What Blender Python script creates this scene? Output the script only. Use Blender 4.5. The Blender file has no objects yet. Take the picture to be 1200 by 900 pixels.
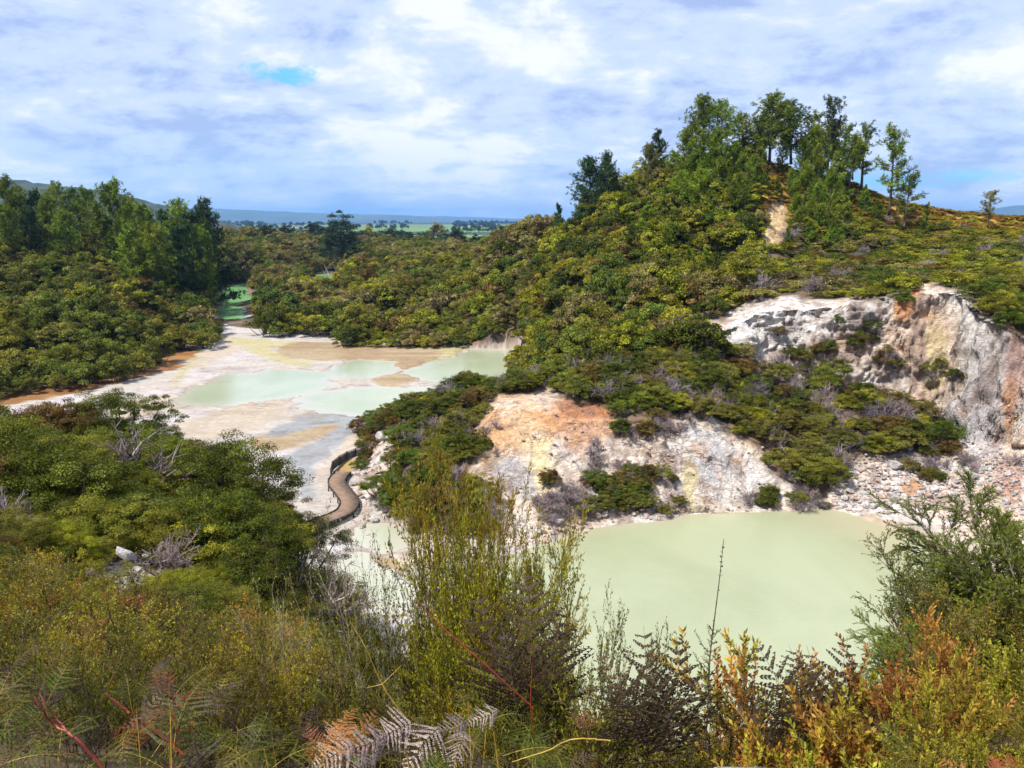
import bpy, math, random
import numpy as np
from mathutils import Vector, Matrix, Euler

rng = np.random.default_rng(7)
random.seed(7)
S = bpy.context.scene
COL = S.collection

# ------------------------------------------------------------------ camera model
CAM_Z = 25.0
PITCH = math.radians(12.05)
SP, CP = math.sin(PITCH), math.cos(PITCH)
F = 900.0

def ray(px, py):
    v = (450.0 - py) / F
    return np.array([(px - 600.0) / F, CP + v * SP, -SP + v * CP])

def at(px, py, Y):
    d = ray(px, py)
    return np.array([0, 0, CAM_Z]) + d * (Y / d[1])

def on0(px, py, z=0.0):
    d = ray(px, py)
    s = (z - CAM_Z) / d[2]
    return np.array([d[0] * s, d[1] * s, z])

def project(x, y, z):
    """photo pixel of a world point"""
    zz = z - CAM_Z
    depth = y * CP - zz * SP
    up = y * SP + zz * CP
    depth = np.maximum(depth, 0.05)
    return 600 + F * x / depth, 450 - F * up / depth, depth

# ------------------------------------------------------------------ numpy noise
_perm = np.random.default_rng(3).permutation(65536).astype(np.int64)
_val = np.random.default_rng(4).random(65536).astype(np.float64) * 2 - 1

def _h(i, j, k):
    a = _perm[(i * 73 + 17) & 65535]
    b = _perm[(a + j * 151 + 5) & 65535]
    return _val[(b + k * 283) & 65535]

def vn3(x, y, z):
    xi = np.floor(x); yi = np.floor(y); zi = np.floor(z)
    fx = x - xi; fy = y - yi; fz = z - zi
    xi = xi.astype(np.int64); yi = yi.astype(np.int64); zi = zi.astype(np.int64)
    ux = fx * fx * (3 - 2 * fx); uy = fy * fy * (3 - 2 * fy); uz = fz * fz * (3 - 2 * fz)
    def L(a, b, t): return a + (b - a) * t
    c = [[[_h(xi + i, yi + j, _perm[(zi + k) & 65535]) for k in (0, 1)] for j in (0, 1)] for i in (0, 1)]
    x00 = L(c[0][0][0], c[1][0][0], ux); x10 = L(c[0][1][0], c[1][1][0], ux)
    x01 = L(c[0][0][1], c[1][0][1], ux); x11 = L(c[0][1][1], c[1][1][1], ux)
    return L(L(x00, x10, uy), L(x01, x11, uy), uz)

def vn2(x, y):
    xi = np.floor(x); yi = np.floor(y)
    fx = x - xi; fy = y - yi
    xi = xi.astype(np.int64); yi = yi.astype(np.int64)
    ux = fx * fx * (3 - 2 * fx); uy = fy * fy * (3 - 2 * fy)
    a = _h(xi, yi, 0); b = _h(xi + 1, yi, 0); c = _h(xi, yi + 1, 0); d = _h(xi + 1, yi + 1, 0)
    return (a + (b - a) * ux) * (1 - uy) + (c + (d - c) * ux) * uy

def fbm2(x, y, s=1.0, o=4, g=0.5):
    r = 0; a = 1; t = 0
    for i in range(o):
        r = r + a * vn2(x / s + 13.7 * i, y / s - 7.1 * i); t += a
        a *= g; s *= 0.5
    return r / t

def fbm3(x, y, z, s=1.0, o=4, g=0.5):
    r = 0; a = 1; t = 0
    for i in range(o):
        r = r + a * vn3(x / s + 13.7 * i, y / s - 7.1 * i, z / s + 3.3 * i); t += a
        a *= g; s *= 0.5
    return r / t

def sstep(a, b, x):
    t = np.clip((x - a) / (b - a), 0, 1)
    return t * t * (3 - 2 * t)

def sdist(P, x, y):
    """signed distance to polygon, positive inside"""
    P = np.asarray(P, float)
    x = np.asarray(x, float); y = np.asarray(y, float)
    d2 = np.full(x.shape, 1e18); inside = np.zeros(x.shape, bool)
    n = len(P)
    for i in range(n):
        ax, ay = P[i][:2]; bx, by = P[(i + 1) % n][:2]
        ex, ey = bx - ax, by - ay
        t = np.clip(((x - ax) * ex + (y - ay) * ey) / (ex * ex + ey * ey + 1e-9), 0, 1)
        d2 = np.minimum(d2, (x - ax - t * ex) ** 2 + (y - ay - t * ey) ** 2)
        c = (ay > y) != (by > y)
        with np.errstate(divide='ignore', invalid='ignore'):
            inside ^= c & (x < ex * (y - ay) / (ey if ey != 0 else 1e-9) + ax)
    d = np.sqrt(d2)
    return np.where(inside, d, -d)

def wpoly(pts, z=0.0):
    return [tuple(on0(a, b, z)[:2]) for a, b in pts]

# ------------------------------------------------------------------ terrain profile
NR1 = [(-12, 24.2), (2, 22.5), (6, 19.2), (14, 12.8), (22, 6.5), (28, 2.5), (33, .1)]
COLS = {
 -250: [(-12, 24.6), (2, 23.2), (6, 21.4), (14, 18.5), (24, 16.5), (36, 16.2), (54, .1), (60, 0), (72, 0), (80, 0), (88, 0), (94, 0), (99, .2), (125, 7), (168, 17), (210, 23), (300, 18), (900, 5)],
 0:   [(-12, 24.6), (2, 23.1), (6, 21.1), (14, 17.6), (24, 15.2), (36, 14.6), (52, .1), (60, 0), (70, 0), (80, 0), (90, 0), (100, 0), (109, .2), (135, 6.5), (172, 15), (208, 20), (300, 14), (900, 4)],
 150: [(-12, 24.6), (2, 23.0), (6, 20.9), (14, 17.0), (24, 14.2), (36, 14.1), (50, .1), (60, 0), (72, 0), (84, 0), (96, 0), (108, 0), (123, .2), (150, 5.6), (180, 12), (212, 17), (290, 10), (900, 2)],
 230: [(-12, 24.6), (2, 22.9), (6, 20.7), (14, 16.5), (24, 13.4), (34, 13.0), (48, .1), (60, 0), (75, 0), (90, 0), (105, 0), (125, 0), (163, .2), (183, 4), (208, 9.5), (240, 12), (300, 8), (900, 0)],
 275: [(-12, 24.5), (2, 22.9), (6, 20.5), (14, 16.2), (24, 12.8), (34, 12.0), (47, .1), (60, 0), (75, 0), (90, 0), (105, 0), (130, 0), (171, .2), (200, .7), (300, 1), (340, 5), (420, 13), (900, 0)],
 340: [(-12, 24.4), (2, 22.8), (6, 20.2), (14, 15.6), (24, 11.6), (32, 9.8), (42, .1), (60, 0), (75, 0), (90, 0), (105, 0), (130, 0), (171, .2), (200, 2), (320, 2), (380, 8), (450, 13), (900, 0)],
 385: [(-12, 24.3), (2, 22.7), (6, 19.8), (14, 14.2), (23, 8.2), (30, 4), (38, .1), (60, 0), (75, 0), (90, 0), (105, 0), (130, 0), (170, .2), (205, 3), (330, .5), (385, 1), (450, 10), (900, 0)],
 430: NR1 + [(62, .1), (70, .3), (76, .4), (85, .4), (96, 0), (168, .2), (205, 4), (300, 5), (400, 7), (480, 9), (900, 0)],
 470: NR1 + [(57, .1), (64, 2.2), (70, 3.6), (79, 5), (92, 0), (165, .2), (205, 4), (245, 6), (330, 6), (480, 9), (900, 0)],
 545: NR1 + [(56.5, .1), (62, 3), (68, 5), (83, 7), (98, .05), (152, .2), (190, 4), (235, 8.5), (300, 8), (450, 6), (900, 0)],
 600: NR1 + [(57.5, .1), (69.5, 6.6), (74, 7.6), (80, 7.6), (97, .1), (135, .2), (175, 8), (212, 18), (260, 14), (400, 5), (900, 0)],
 650: NR1 + [(57.5, .1), (68.5, 6.9), (73, 8), (82, 7.8), (98, 5.5), (125, 7.5), (158, 15.5), (186, 23), (230, 19), (350, 5), (900, 0)],
 700: NR1 + [(60.5, .1), (69.5, 7.0), (74, 8.2), (84, 9), (96, 9.5), (123, 12.6), (146, 20), (163, 27), (210, 22), (330, 6), (900, 0)],
 760: NR1 + [(61.8, .1), (70, 6.6), (76, 8), (86, 10.2), (98, 11.8), (120, 14.6), (140, 23), (156, 32), (200, 24), (320, 8), (900, 0)],
 830: NR1 + [(62.8, .1), (70.5, 6.0), (81, 9.2), (85, 12.4), (100, 14.2), (121, 16), (138, 24.5), (153, 36), (195, 28), (320, 8), (900, 0)],
 880: NR1 + [(64.0, .1), (70, 5.0), (84, 8.2), (87.5, 14.6), (100, 15.6), (121, 17.4), (137, 25), (152, 36), (195, 28), (320, 8), (900, 0)],
 920: NR1 + [(64.4, .1), (70, 3.6), (84, 7.6), (87.5, 15.2), (101, 16.2), (122, 18), (139, 24.5), (153, 34.5), (195, 28), (320, 8), (900, 0)],
 965: NR1 + [(64.6, .1), (69, 1.8), (83, 7.2), (86.5, 15.7), (100, 16.8), (122, 18.2), (140, 23.5), (152, 32), (195, 26), (320, 8), (900, 0)],
 1030: [(-12, 24.4), (2, 22.6), (6, 19.6), (14, 13.8), (22, 8), (28, 4), (34, .1)] + [(63.5, .1), (68, 1.4), (80.5, 6.3), (83.5, 17), (98, 17.4), (122, 18.8), (140, 22), (151, 28.3), (200, 24), (320, 8), (900, 0)],
 1100: [(-12, 24.5), (2, 22.8), (6, 20.4), (14, 15.2), (22, 10), (29, 5), (37, .1)] + [(61.3, .1), (66.5, 1.3), (77.5, 3.4), (80, 17.4), (96, 17.8), (120, 19.2), (138, 22), (150, 26.3), (200, 22), (320, 8), (900, 0)],
 1132: [(-12, 24.5), (2, 22.9), (6, 20.6), (14, 15.8), (22, 10.6), (30, 5.2), (38, .1)] + [(59.3, .15), (65.3, 1.5), (74.3, 3.4), (76.5, 15), (88, 17.4), (119, 19.3), (138, 22), (149, 25.6), (200, 21), (320, 8), (900, 0)],
 1200: [(-12, 24.6), (2, 23.0), (6, 21), (14, 16.6), (22, 11.6), (30, 6), (40, .1)] + [(54, .3), (62, 2), (70, 4), (72.3, 13.4), (84, 16.4), (116, 19.3), (136, 22), (148, 24.6), (200, 20), (320, 8), (900, 0)],
 1450: [(-12, 24.6), (2, 23.2), (6, 21.5), (14, 18), (20, 14), (28, 8), (36, 2)] + [(44, 1), (52, 2.5), (59, 4.5), (61, 14), (75, 17), (110, 19.5), (132, 22), (146, 24), (200, 20), (320, 8), (900, 0)],
}
CK = np.array(sorted(COLS)); 
for k in CK: assert len(COLS[k]) == 18, (k, len(COLS[k]))
CT = np.array([COLS[k] for k in CK], float)     # n, 18, 2

LAKE = wpoly([(570, 668), (600, 652), (628, 636), (660, 629), (700, 619), (745, 613), (782, 611), (800, 604), (860, 600), (960, 596), (985, 600), (1040, 616), (1085, 640), (1120, 680), (1130, 730),
              (1100, 780), (1000, 830), (900, 862), (800, 872), (700, 850), (600, 800), (540, 750), (520, 715), (540, 690)])
POOLS = [wpoly(p) for p in (
    [(203, 468), (236, 451), (278, 440), (342, 435), (385, 441), (389, 448), (368, 459), (350, 463), (330, 467), (289, 473), (236, 478), (200, 478)],
    [(368, 462), (413, 454), (463, 456), (510, 452), (520, 462), (485, 478), (463, 487), (428, 489), (399, 484), (371, 481), (350, 476), (345, 468)],
    [(485, 437), (510, 426), (538, 418), (556, 411), (591, 413), (612, 424), (604, 440), (577, 446), (541, 452), (500, 446)],
    [(400, 443), (395, 435), (421, 424), (449, 426), (455, 433), (431, 445)],
    [(440, 618), (455, 616), (468, 628), (462, 642), (448, 646), (440, 634)],
    [(400, 660), (425, 652), (440, 668), (470, 676), (500, 690), (490, 720), (440, 725), (400, 700)],
)]
PONDS = [wpoly(p) for p in (
    [(250, 374), (256, 352), (254, 342), (268, 334), (290, 331), (293, 342), (285, 354), (288, 368), (280, 376), (262, 377)],
    [(360, 331), (362, 322), (385, 320), (402, 322), (404, 331), (382, 333)],
)]
DARKWET = wpoly([(317, 505), (349, 487), (399, 483), (428, 489), (420, 502), (400, 520), (385, 535), (370, 548), (366, 560), (368, 580), (362, 598), (355, 580), (345, 550), (330, 538), (370, 518), (400, 505), (395, 497), (350, 504), (318, 512)])
TANS = [wpoly(p) for p in (
    [(321, 409), (345, 402), (400, 402), (449, 404), (542, 407), (534, 415), (505, 424), (492, 431), (495, 442), (478, 451), (449, 453), (428, 446), (455, 440), (456, 433), (440, 425), (400, 424), (371, 423), (325, 419)],
    [(342, 490), (356, 482), (385, 482), (372, 493), (340, 497)],
    [(303, 512), (342, 503), (400, 497), (386, 512), (350, 523), (317, 530), (303, 524)],
    [(342, 536), (378, 532), (371, 541), (350, 543)],
    [(428, 662), (440, 652), (480, 655), (492, 664), (470, 676), (440, 672)],
)]
PINKS = [wpoly(p) for p in (
    [(404, 515), (431, 497), (463, 486), (450, 500), (428, 522), (400, 537), (392, 550), (367, 562), (363, 555), (385, 540)],
    [(200, 500), (300, 468), (335, 470), (340, 480), (300, 505), (230, 520)],
    [(235, 415), (270, 402), (290, 408), (260, 418), (240, 430), (215, 432)],
    [(150, 470), (200, 460), (206, 470), (200, 482), (160, 490), (120, 486)],
)]
YELS = [wpoly(p) for p in (
    [(262, 396), (300, 399), (345, 401), (322, 409), (326, 420), (372, 424), (372, 430), (345, 432), (312, 420), (280, 407)],
    [(228, 392), (238, 393), (236, 412), (226, 430), (205, 452), (200, 448), (218, 425), (228, 408)],
    [(480, 398), (555, 408), (545, 418), (505, 428), (492, 430), (520, 414)],
)]
ORANGES = [wpoly(p) for p in (
    [(-40, 468), (0, 462), (60, 451), (120, 438), (180, 422), (222, 408), (236, 413), (205, 433), (145, 449), (70, 465), (0, 479), (-40, 488)],
)]
ROCK_A = [(566, 600), (545, 560), (560, 510), (584, 464), (640, 462), (700, 470), (730, 498), (760, 505), (800, 488), (850, 492), (885, 532), (930, 565), (960, 606), (620, 650), (590, 630)]
ROCK_B = [(822, 378), (870, 355), (930, 347), (1000, 345), (1050, 348), (1080, 332), (1138, 332), (1152, 385), (1210, 392), (1400, 395), (1400, 700), (1200, 660), (1100, 620), (1060, 606), (960, 604), (975, 575), (1010, 540), (1075, 530), (1135, 540), (1110, 500), (1060, 470), (1040, 447), (960, 437), (930, 445), (905, 425), (830, 395)]
ROCK_C = [(902, 240), (918, 236), (926, 268), (914, 290), (900, 294), (896, 270)]
ROCK_D = [(408, 575), (424, 556), (428, 540), (440, 515), (470, 500), (455, 560), (432, 600), (470, 622), (540, 640), (540, 655), (470, 660), (430, 630), (415, 610)]

def height(x, y, detail=True):
    x = np.atleast_1d(np.asarray(x, float)); y = np.atleast_1d(np.asarray(y, float))
    px = 600 + x / np.maximum(y, 1.5) * 864
    px = np.clip(px, CK[0], CK[-1] - .01)
    ci = np.searchsorted(CK, px, side='right') - 1
    ci = np.clip(ci, 0, len(CK) - 2)
    t = (px - CK[ci]) / (CK[ci + 1] - CK[ci])
    z = np.zeros_like(x)
    wob = fbm2(x, y, 9.0, 3) * np.clip(y / 60, 0, 1.6) * 1.1
    yy = y + wob * sstep(55, 75, y)
    for k in range(17):
        Y0 = CT[ci, k, 0] * (1 - t) + CT[ci + 1, k, 0] * t
        Y1 = CT[ci, k + 1, 0] * (1 - t) + CT[ci + 1, k + 1, 0] * t
        z0 = CT[ci, k, 1] * (1 - t) + CT[ci + 1, k, 1] * t
        z1 = CT[ci, k + 1, 1] * (1 - t) + CT[ci + 1, k + 1, 1] * t
        m = (yy >= Y0) & (yy < Y1)
        f = np.clip((yy - Y0) / np.maximum(Y1 - Y0, 1e-3), 0, 1)
        z = np.where(m, z0 + (z1 - z0) * f, z)
        if k == 0: z = np.where(yy < Y0, z0, z)
        if k == 16: z = np.where(yy >= Y1, z1, z)
    up = sstep(.3, 3.5, z) * sstep(8, 30, y)
    z = z + up * (fbm2(x, y, 7.0, 3) * 0.75 + fbm2(x + 50, y, 26.0, 2) * 1.1 * sstep(95, 130, y))
    # flats
    fl = 1 - sstep(.1, .6, z)
    z = z + fl * (0.07 + .05 * fbm2(x, y, 3.0, 4))
    near = (y > 25) & (y < 430) & (z < 6)
    if near.any():
        xs, ys, zs = x[near], y[near], z[near]
        w = fbm2(xs * .40, ys * .8, 2.6, 5, .65) * 3.0 + fbm2(xs * .3, ys * .6, 9.0, 2) * 2.0
        sd = sdist(LAKE, xs, ys) + fbm2(xs, ys, 3.2, 4) * .5
        zs = np.where(sd > -.3, np.minimum(zs, -sd * .35), zs)
        for P in POOLS:
            bx = np.asarray(P)
            mm = (ys > bx[:, 1].min() - 5) & (ys < bx[:, 1].max() + 5)
            if not mm.any(): continue
            s = sdist(P, xs[mm], ys[mm]) + w[mm] * np.clip(ys[mm] / 90, .3, 1.4) + 1.3 * np.clip(ys[mm] / 110, .3, 1.2)
            zs[mm] = np.minimum(zs[mm], np.where(s > -.5, -s * .12, 9))
        for P in PONDS:
            bx = np.asarray(P)
            mm = (ys > bx[:, 1].min() - 14) & (ys < bx[:, 1].max() + 14)
            if not mm.any(): continue
            s = sdist(P, xs[mm], ys[mm]) + w[mm] * 1.2
            zs[mm] = np.minimum(zs[mm], np.where(s > -6, -s * .2, 9))
        z[near] = zs
    z = np.maximum(z, -1.2)
    return z

def hz(x, y):
    return float(height([x], [y])[0])

# ------------------------------------------------------------------ materials
def new_mat(name):
    m = bpy.data.materials.new(name); m.use_nodes = True
    nt = m.node_tree; nt.nodes.clear()
    out = nt.nodes.new('ShaderNodeOutputMaterial')
    return m, nt, out

class G:
    """tiny node helper"""
    def __init__(s, nt): s.nt = nt
    def n(s, t, **kw):
        n = s.nt.nodes.new(t)
        for k, v in kw.items(): setattr(n, k, v)
        return n
    def link(s, a, b): s.nt.links.new(a, b)
    def val(s, sock, v):
        if hasattr(v, 'is_linked') or isinstance(v, bpy.types.NodeSocket): s.link(v, sock)
        else: sock.default_value = v
    def mix(s, a, b, f, mode='MIX'):
        n = s.n('ShaderNodeMix', data_type='RGBA', blend_type=mode)
        s.val(n.inputs[0], f)
        s.val(n.inputs[6], a if isinstance(a, bpy.types.NodeSocket) else (*a, 1) if len(a) == 3 else a)
        s.val(n.inputs[7], b if isinstance(b, bpy.types.NodeSocket) else (*b, 1) if len(b) == 3 else b)
        return n.outputs[2]
    def math(s, op, a, b=0.0, c=None, clamp=False):
        n = s.n('ShaderNodeMath', operation=op); n.use_clamp = clamp
        s.val(n.inputs[0], a); s.val(n.inputs[1], b)
        if c is not None: s.val(n.inputs[2], c)
        return n.outputs[0]
    def noise(s, vec, scale, detail=3, rough=.55, dist=0):
        n = s.n('ShaderNodeTexNoise')
        if vec is not None: s.link(vec, n.inputs['Vector'])
        n.inputs['Scale'].default_value = scale; n.inputs['Detail'].default_value = detail
        n.inputs['Roughness'].default_value = rough; n.inputs['Distortion'].default_value = dist
        return n.outputs['Fac']
    def range(s, v, a, b, c=0.0, d=1.0):
        n = s.n('ShaderNodeMapRange'); n.interpolation_type = 'SMOOTHSTEP'
        s.link(v, n.inputs[0]); n.inputs[1].default_value = a; n.inputs[2].default_value = b
        n.inputs[3].default_value = c; n.inputs[4].default_value = d
        return n.outputs[0]
    def attr(s, name):
        return s.n('ShaderNodeAttribute', attribute_name=name)
    def mapping(s, vec, scale, rot=(0, 0, 0)):
        n = s.n('ShaderNodeMapping'); s.link(vec, n.inputs[0]); n.inputs['Scale'].default_value = scale
        n.inputs['Rotation'].default_value = rot
        return n.outputs[0]

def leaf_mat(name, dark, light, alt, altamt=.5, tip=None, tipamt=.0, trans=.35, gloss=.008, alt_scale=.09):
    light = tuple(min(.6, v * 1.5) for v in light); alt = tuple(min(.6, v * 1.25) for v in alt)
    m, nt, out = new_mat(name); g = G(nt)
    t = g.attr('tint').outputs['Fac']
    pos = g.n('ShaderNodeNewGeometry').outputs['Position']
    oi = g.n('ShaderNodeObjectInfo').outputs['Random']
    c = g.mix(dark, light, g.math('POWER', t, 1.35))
    nz = g.noise(pos, alt_scale, 3, .6)
    a = g.math('ADD', nz, g.math('MULTIPLY_ADD', oi, .34, -.17))
    a = g.range(a, .44, .66)
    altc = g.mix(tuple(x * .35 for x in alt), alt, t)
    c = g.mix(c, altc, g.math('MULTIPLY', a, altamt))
    # value wander
    br = g.range(g.math('ADD', g.noise(pos, .35, 2), g.math('MULTIPLY_ADD', oi, .3, -.15)), .3, .7, .68, 1.32)
    hsv = g.n('ShaderNodeHueSaturation'); g.link(c, hsv.inputs['Color']); g.link(br, hsv.inputs['Value'])
    g.link(g.math('MULTIPLY_ADD', oi, .05, .475), hsv.inputs['Hue'])
    c = hsv.outputs[0]
    if tip is not None:
        tm = g.math('MULTIPLY', g.range(t, .78, .9), g.math('MULTIPLY', g.range(g.noise(pos, .22, 2), .42, .6), tipamt))
        c = g.mix(c, tip, tm)
    d = g.n('ShaderNodeBsdfDiffuse'); g.link(c, d.inputs[0])
    tr = g.n('ShaderNodeBsdfTranslucent'); g.link(c, tr.inputs[0])
    mx = g.n('ShaderNodeMixShader'); mx.inputs[0].default_value = trans
    g.link(d.outputs[0], mx.inputs[1]); g.link(tr.outputs[0], mx.inputs[2])
    gl = g.n('ShaderNodeBsdfGlossy'); gl.inputs['Roughness'].default_value = .5; gl.inputs['Color'].default_value = (.9, .95, 1, 1)
    m2 = g.n('ShaderNodeMixShader'); m2.inputs[0].default_value = gloss
    g.link(mx.outputs[0], m2.inputs[1]); g.link(gl.outputs[0], m2.inputs[2])
    g.link(m2.outputs[0], out.inputs[0])
    return m

def simple_mat(name, a, b, scale=3.0, rough=.85, bump=.3, bscale=None, stretch=(1, 1, 1)):
    m, nt, out = new_mat(name); g = G(nt)
    tc = g.n('ShaderNodeTexCoord').outputs['Object']
    v = g.mapping(tc, stretch)
    c = g.mix(a, b, g.range(g.noise(v, scale, 5, .6), .35, .65))
    p = g.n('ShaderNodeBsdfPrincipled'); g.link(c, p.inputs['Base Color']); p.inputs['Roughness'].default_value = rough
    bp = g.n('ShaderNodeBump'); bp.inputs['Strength'].default_value = bump; bp.inputs['Distance'].default_value = .05
    g.link(g.noise(v, bscale or scale * 3, 4, .6), bp.inputs['Height']); g.link(bp.outputs[0], p.inputs['Normal'])
    g.link(p.outputs[0], out.inputs[0])
    return m

M = {}
TAN = (.40, .33, .17)
M['olive'] = leaf_mat('leaves_olive', (.010, .020, .003), (.155, .180, .016), (.20, .14, .02), .6, TAN, .5)
M['yellow'] = leaf_mat('leaves_yellow_green', (.013, .022, .003), (.29, .295, .014), (.26, .18, .02), .55, (.48, .42, .17), .6)
M['bronze'] = leaf_mat('leaves_bronze', (.022, .016, .005), (.205, .140, .026), (.13, .14, .02), .7, (.45, .34, .2), .5)
M['green'] = leaf_mat('leaves_deep_green', (.008, .018, .003), (.098, .128, .009), (.12, .14, .02), .5, (.2, .24, .08), .4)
M['tan'] = leaf_mat('leaves_tan_flowering', (.022, .024, .008), (.25, .21, .06), (.20, .14, .04), .6, (.55, .44, .26), .9)
M['pine'] = leaf_mat('needles_pine', (.010, .024, .004), (.175, .250, .016), (.25, .25, .02), .5, trans=.25, alt_scale=.12)
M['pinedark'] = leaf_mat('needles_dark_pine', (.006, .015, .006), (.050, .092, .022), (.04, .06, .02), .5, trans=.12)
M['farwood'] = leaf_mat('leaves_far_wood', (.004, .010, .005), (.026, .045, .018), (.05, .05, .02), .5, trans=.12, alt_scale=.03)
M['near_green'] = leaf_mat('leaves_near_manuka', (.012, .020, .002), (.235, .235, .014), (.34, .19, .014), .7, (.40, .26, .05), .5, alt_scale=.9)
M['near_olive'] = leaf_mat('leaves_near_olive', (.007, .013, .002), (.15, .165, .012), (.23, .13, .015), .6, (.30, .2, .05), .4, alt_scale=.8)
M['near_orange'] = leaf_mat('leaves_near_orange', (.10, .035, .010), (.50, .20, .035), (.28, .27, .02), .85, (.60, .30, .10), .5, alt_scale=1.6)
M['near_lime'] = leaf_mat('leaves_near_lime', (.05, .06, .006), (.36, .36, .03), (.36, .22, .02), .7, alt_scale=1.5)
M['manuka'] = leaf_mat('leaves_right_manuka', (.014, .034, .005), (.14, .18, .014), (.20, .19, .02), .5, (.34, .30, .16), .5, alt_scale=.9)
M['fern'] = leaf_mat('fern_green', (.008, .016, .002), (.075, .095, .010), (.13, .085, .014), .7, alt_scale=1.2, gloss=.01)
M['fern_dark'] = leaf_mat('fern_dark_brown', (.014, .012, .008), (.075, .060, .035), (.11, .055, .03), .6, alt_scale=1.2, gloss=.01)
M['fern_rust'] = leaf_mat('fern_rust', (.10, .035, .012), (.34, .13, .035), (.4, .2, .08), .5, alt_scale=1.2)
M['fern_pale'] = leaf_mat('fern_pale_dead', (.15, .11, .105), (.36, .29, .275), (.40, .27, .24), .5, alt_scale=1.4, trans=.15)
M['bracken'] = leaf_mat('bracken_orange', (.08, .045, .006), (.42, .24, .03), (.20, .22, .02), .6, (.55, .36, .09), .5, alt_scale=.25)
M['dead'] = leaf_mat('twigs_grey', (.10, .078, .085), (.30, .245, .255), (.22, .15, .12), .5, trans=.05, alt_scale=.3)
M['twig_brown'] = simple_mat('twig_brown', (.055, .032, .018), (.14, .085, .05), 20)
M['bark'] = simple_mat('bark', (.045, .032, .024), (.14, .11, .085), 6, stretch=(1, 1, .25), bump=.6)
M['palebark'] = simple_mat('pale_bark', (.20, .18, .16), (.42, .38, .35), 6, stretch=(1, 1, .25), bump=.6)
M['redstem'] = simple_mat('red_stem', (.13, .014, .005), (.30, .05, .012), 8, rough=.45, stretch=(1, 1, .3), bump=.15)
M['ferstem'] = simple_mat('fern_stem_yellow', (.20, .12, .015), (.42, .28, .04), 12, rough=.5, bump=.1)
M['rock'] = simple_mat('pale_rock', (.42, .40, .385), (.21, .18, .17), 1.5, bump=1.0, bscale=6)
M['rock2'] = simple_mat('stained_rock', (.42, .35, .30), (.25, .15, .10), 1.3, bump=.9, bscale=6)
M['timber'] = simple_mat('boardwalk_timber', (.12, .075, .048), (.26, .17, .115), 2.5, stretch=(1, 6, 1), bump=.3)
M['darktimber'] = simple_mat('dark_timber', (.028, .024, .022), (.07, .06, .055), 5, bump=.2)
M['fencemesh'] = simple_mat('fence_grey', (.035, .037, .037), (.10, .105, .105), 14, rough=.7, bump=.3)

# ------------------------------------------------------------------ mesh helpers
def mesh_from(name, V, Fq, mats, matidx=None, tint=None, smooth=False):
    me = bpy.data.meshes.new(name)
    V = np.asarray(V, np.float32); Fq = np.asarray(Fq, np.int32)
    me.vertices.add(len(V)); me.vertices.foreach_set('co', V.ravel())
    k = Fq.shape[1]
    me.loops.add(Fq.size); me.loops.foreach_set('vertex_index', Fq.ravel())
    me.polygons.add(len(Fq))
    me.polygons.foreach_set('loop_start', np.arange(0, Fq.size, k, dtype=np.int32))
    for m in mats: me.materials.append(m)
    if matidx is not None: me.polygons.foreach_set('material_index', np.asarray(matidx, np.int32))
    if smooth: me.polygons.foreach_set('use_smooth', np.ones(len(Fq), bool))
    if tint is not None:
        a = me.attributes.new('tint', 'FLOAT', 'FACE'); a.data.foreach_set('value', np.asarray(tint, np.float32))
    me.update(calc_edges=True)
    return me

def norm(a): return a / np.maximum(np.linalg.norm(a, axis=-1, keepdims=True), 1e-9)

def quads(c, a, b):
    """rhombus leaves: centre c, half axes a (long) and b (wide)"""
    n = len(c)
    V = np.empty((n, 4, 3)); V[:, 0] = c - a; V[:, 1] = c + b; V[:, 2] = c + a; V[:, 3] = c - b
    return V.reshape(-1, 3), np.arange(n * 4).reshape(n, 4)

def tubes(paths, sides=5):
    """paths: list of (pts Nx3, radii N). returns V, F quads"""
    VV, FF = [], []; off = 0
    for pts, rad in paths:
        pts = np.asarray(pts, float); rad = np.asarray(rad, float); n = len(pts)
        if n < 2: continue
        tg = norm(np.gradient(pts, axis=0))
        ref = np.array([0, 0, 1.0]) if abs(tg[0][2]) < .9 else np.array([1.0, 0, 0])
        s = norm(np.cross(tg, ref)); u = np.cross(s, tg)
        ang = np.linspace(0, 2 * np.pi, sides, endpoint=False)
        ring = pts[:, None, :] + rad[:, None, None] * (np.cos(ang)[None, :, None] * s[:, None, :] + np.sin(ang)[None, :, None] * u[:, None, :])
        VV.append(ring.reshape(-1, 3))
        i = np.arange(n - 1)[:, None] * sides; j = np.arange(sides)[None, :]; j2 = (j + 1) % sides
        f = np.stack([i + j, i + j2, i + sides + j2, i + sides + j], -1).reshape(-1, 4) + off
        FF.append(f); off += n * sides
    if not VV: return np.zeros((0, 3)), np.zeros((0, 4), int)
    return np.concatenate(VV), np.concatenate(FF)

def rand_unit(r, n):
    v = r.normal(size=(n, 3)); return norm(v)

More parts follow.
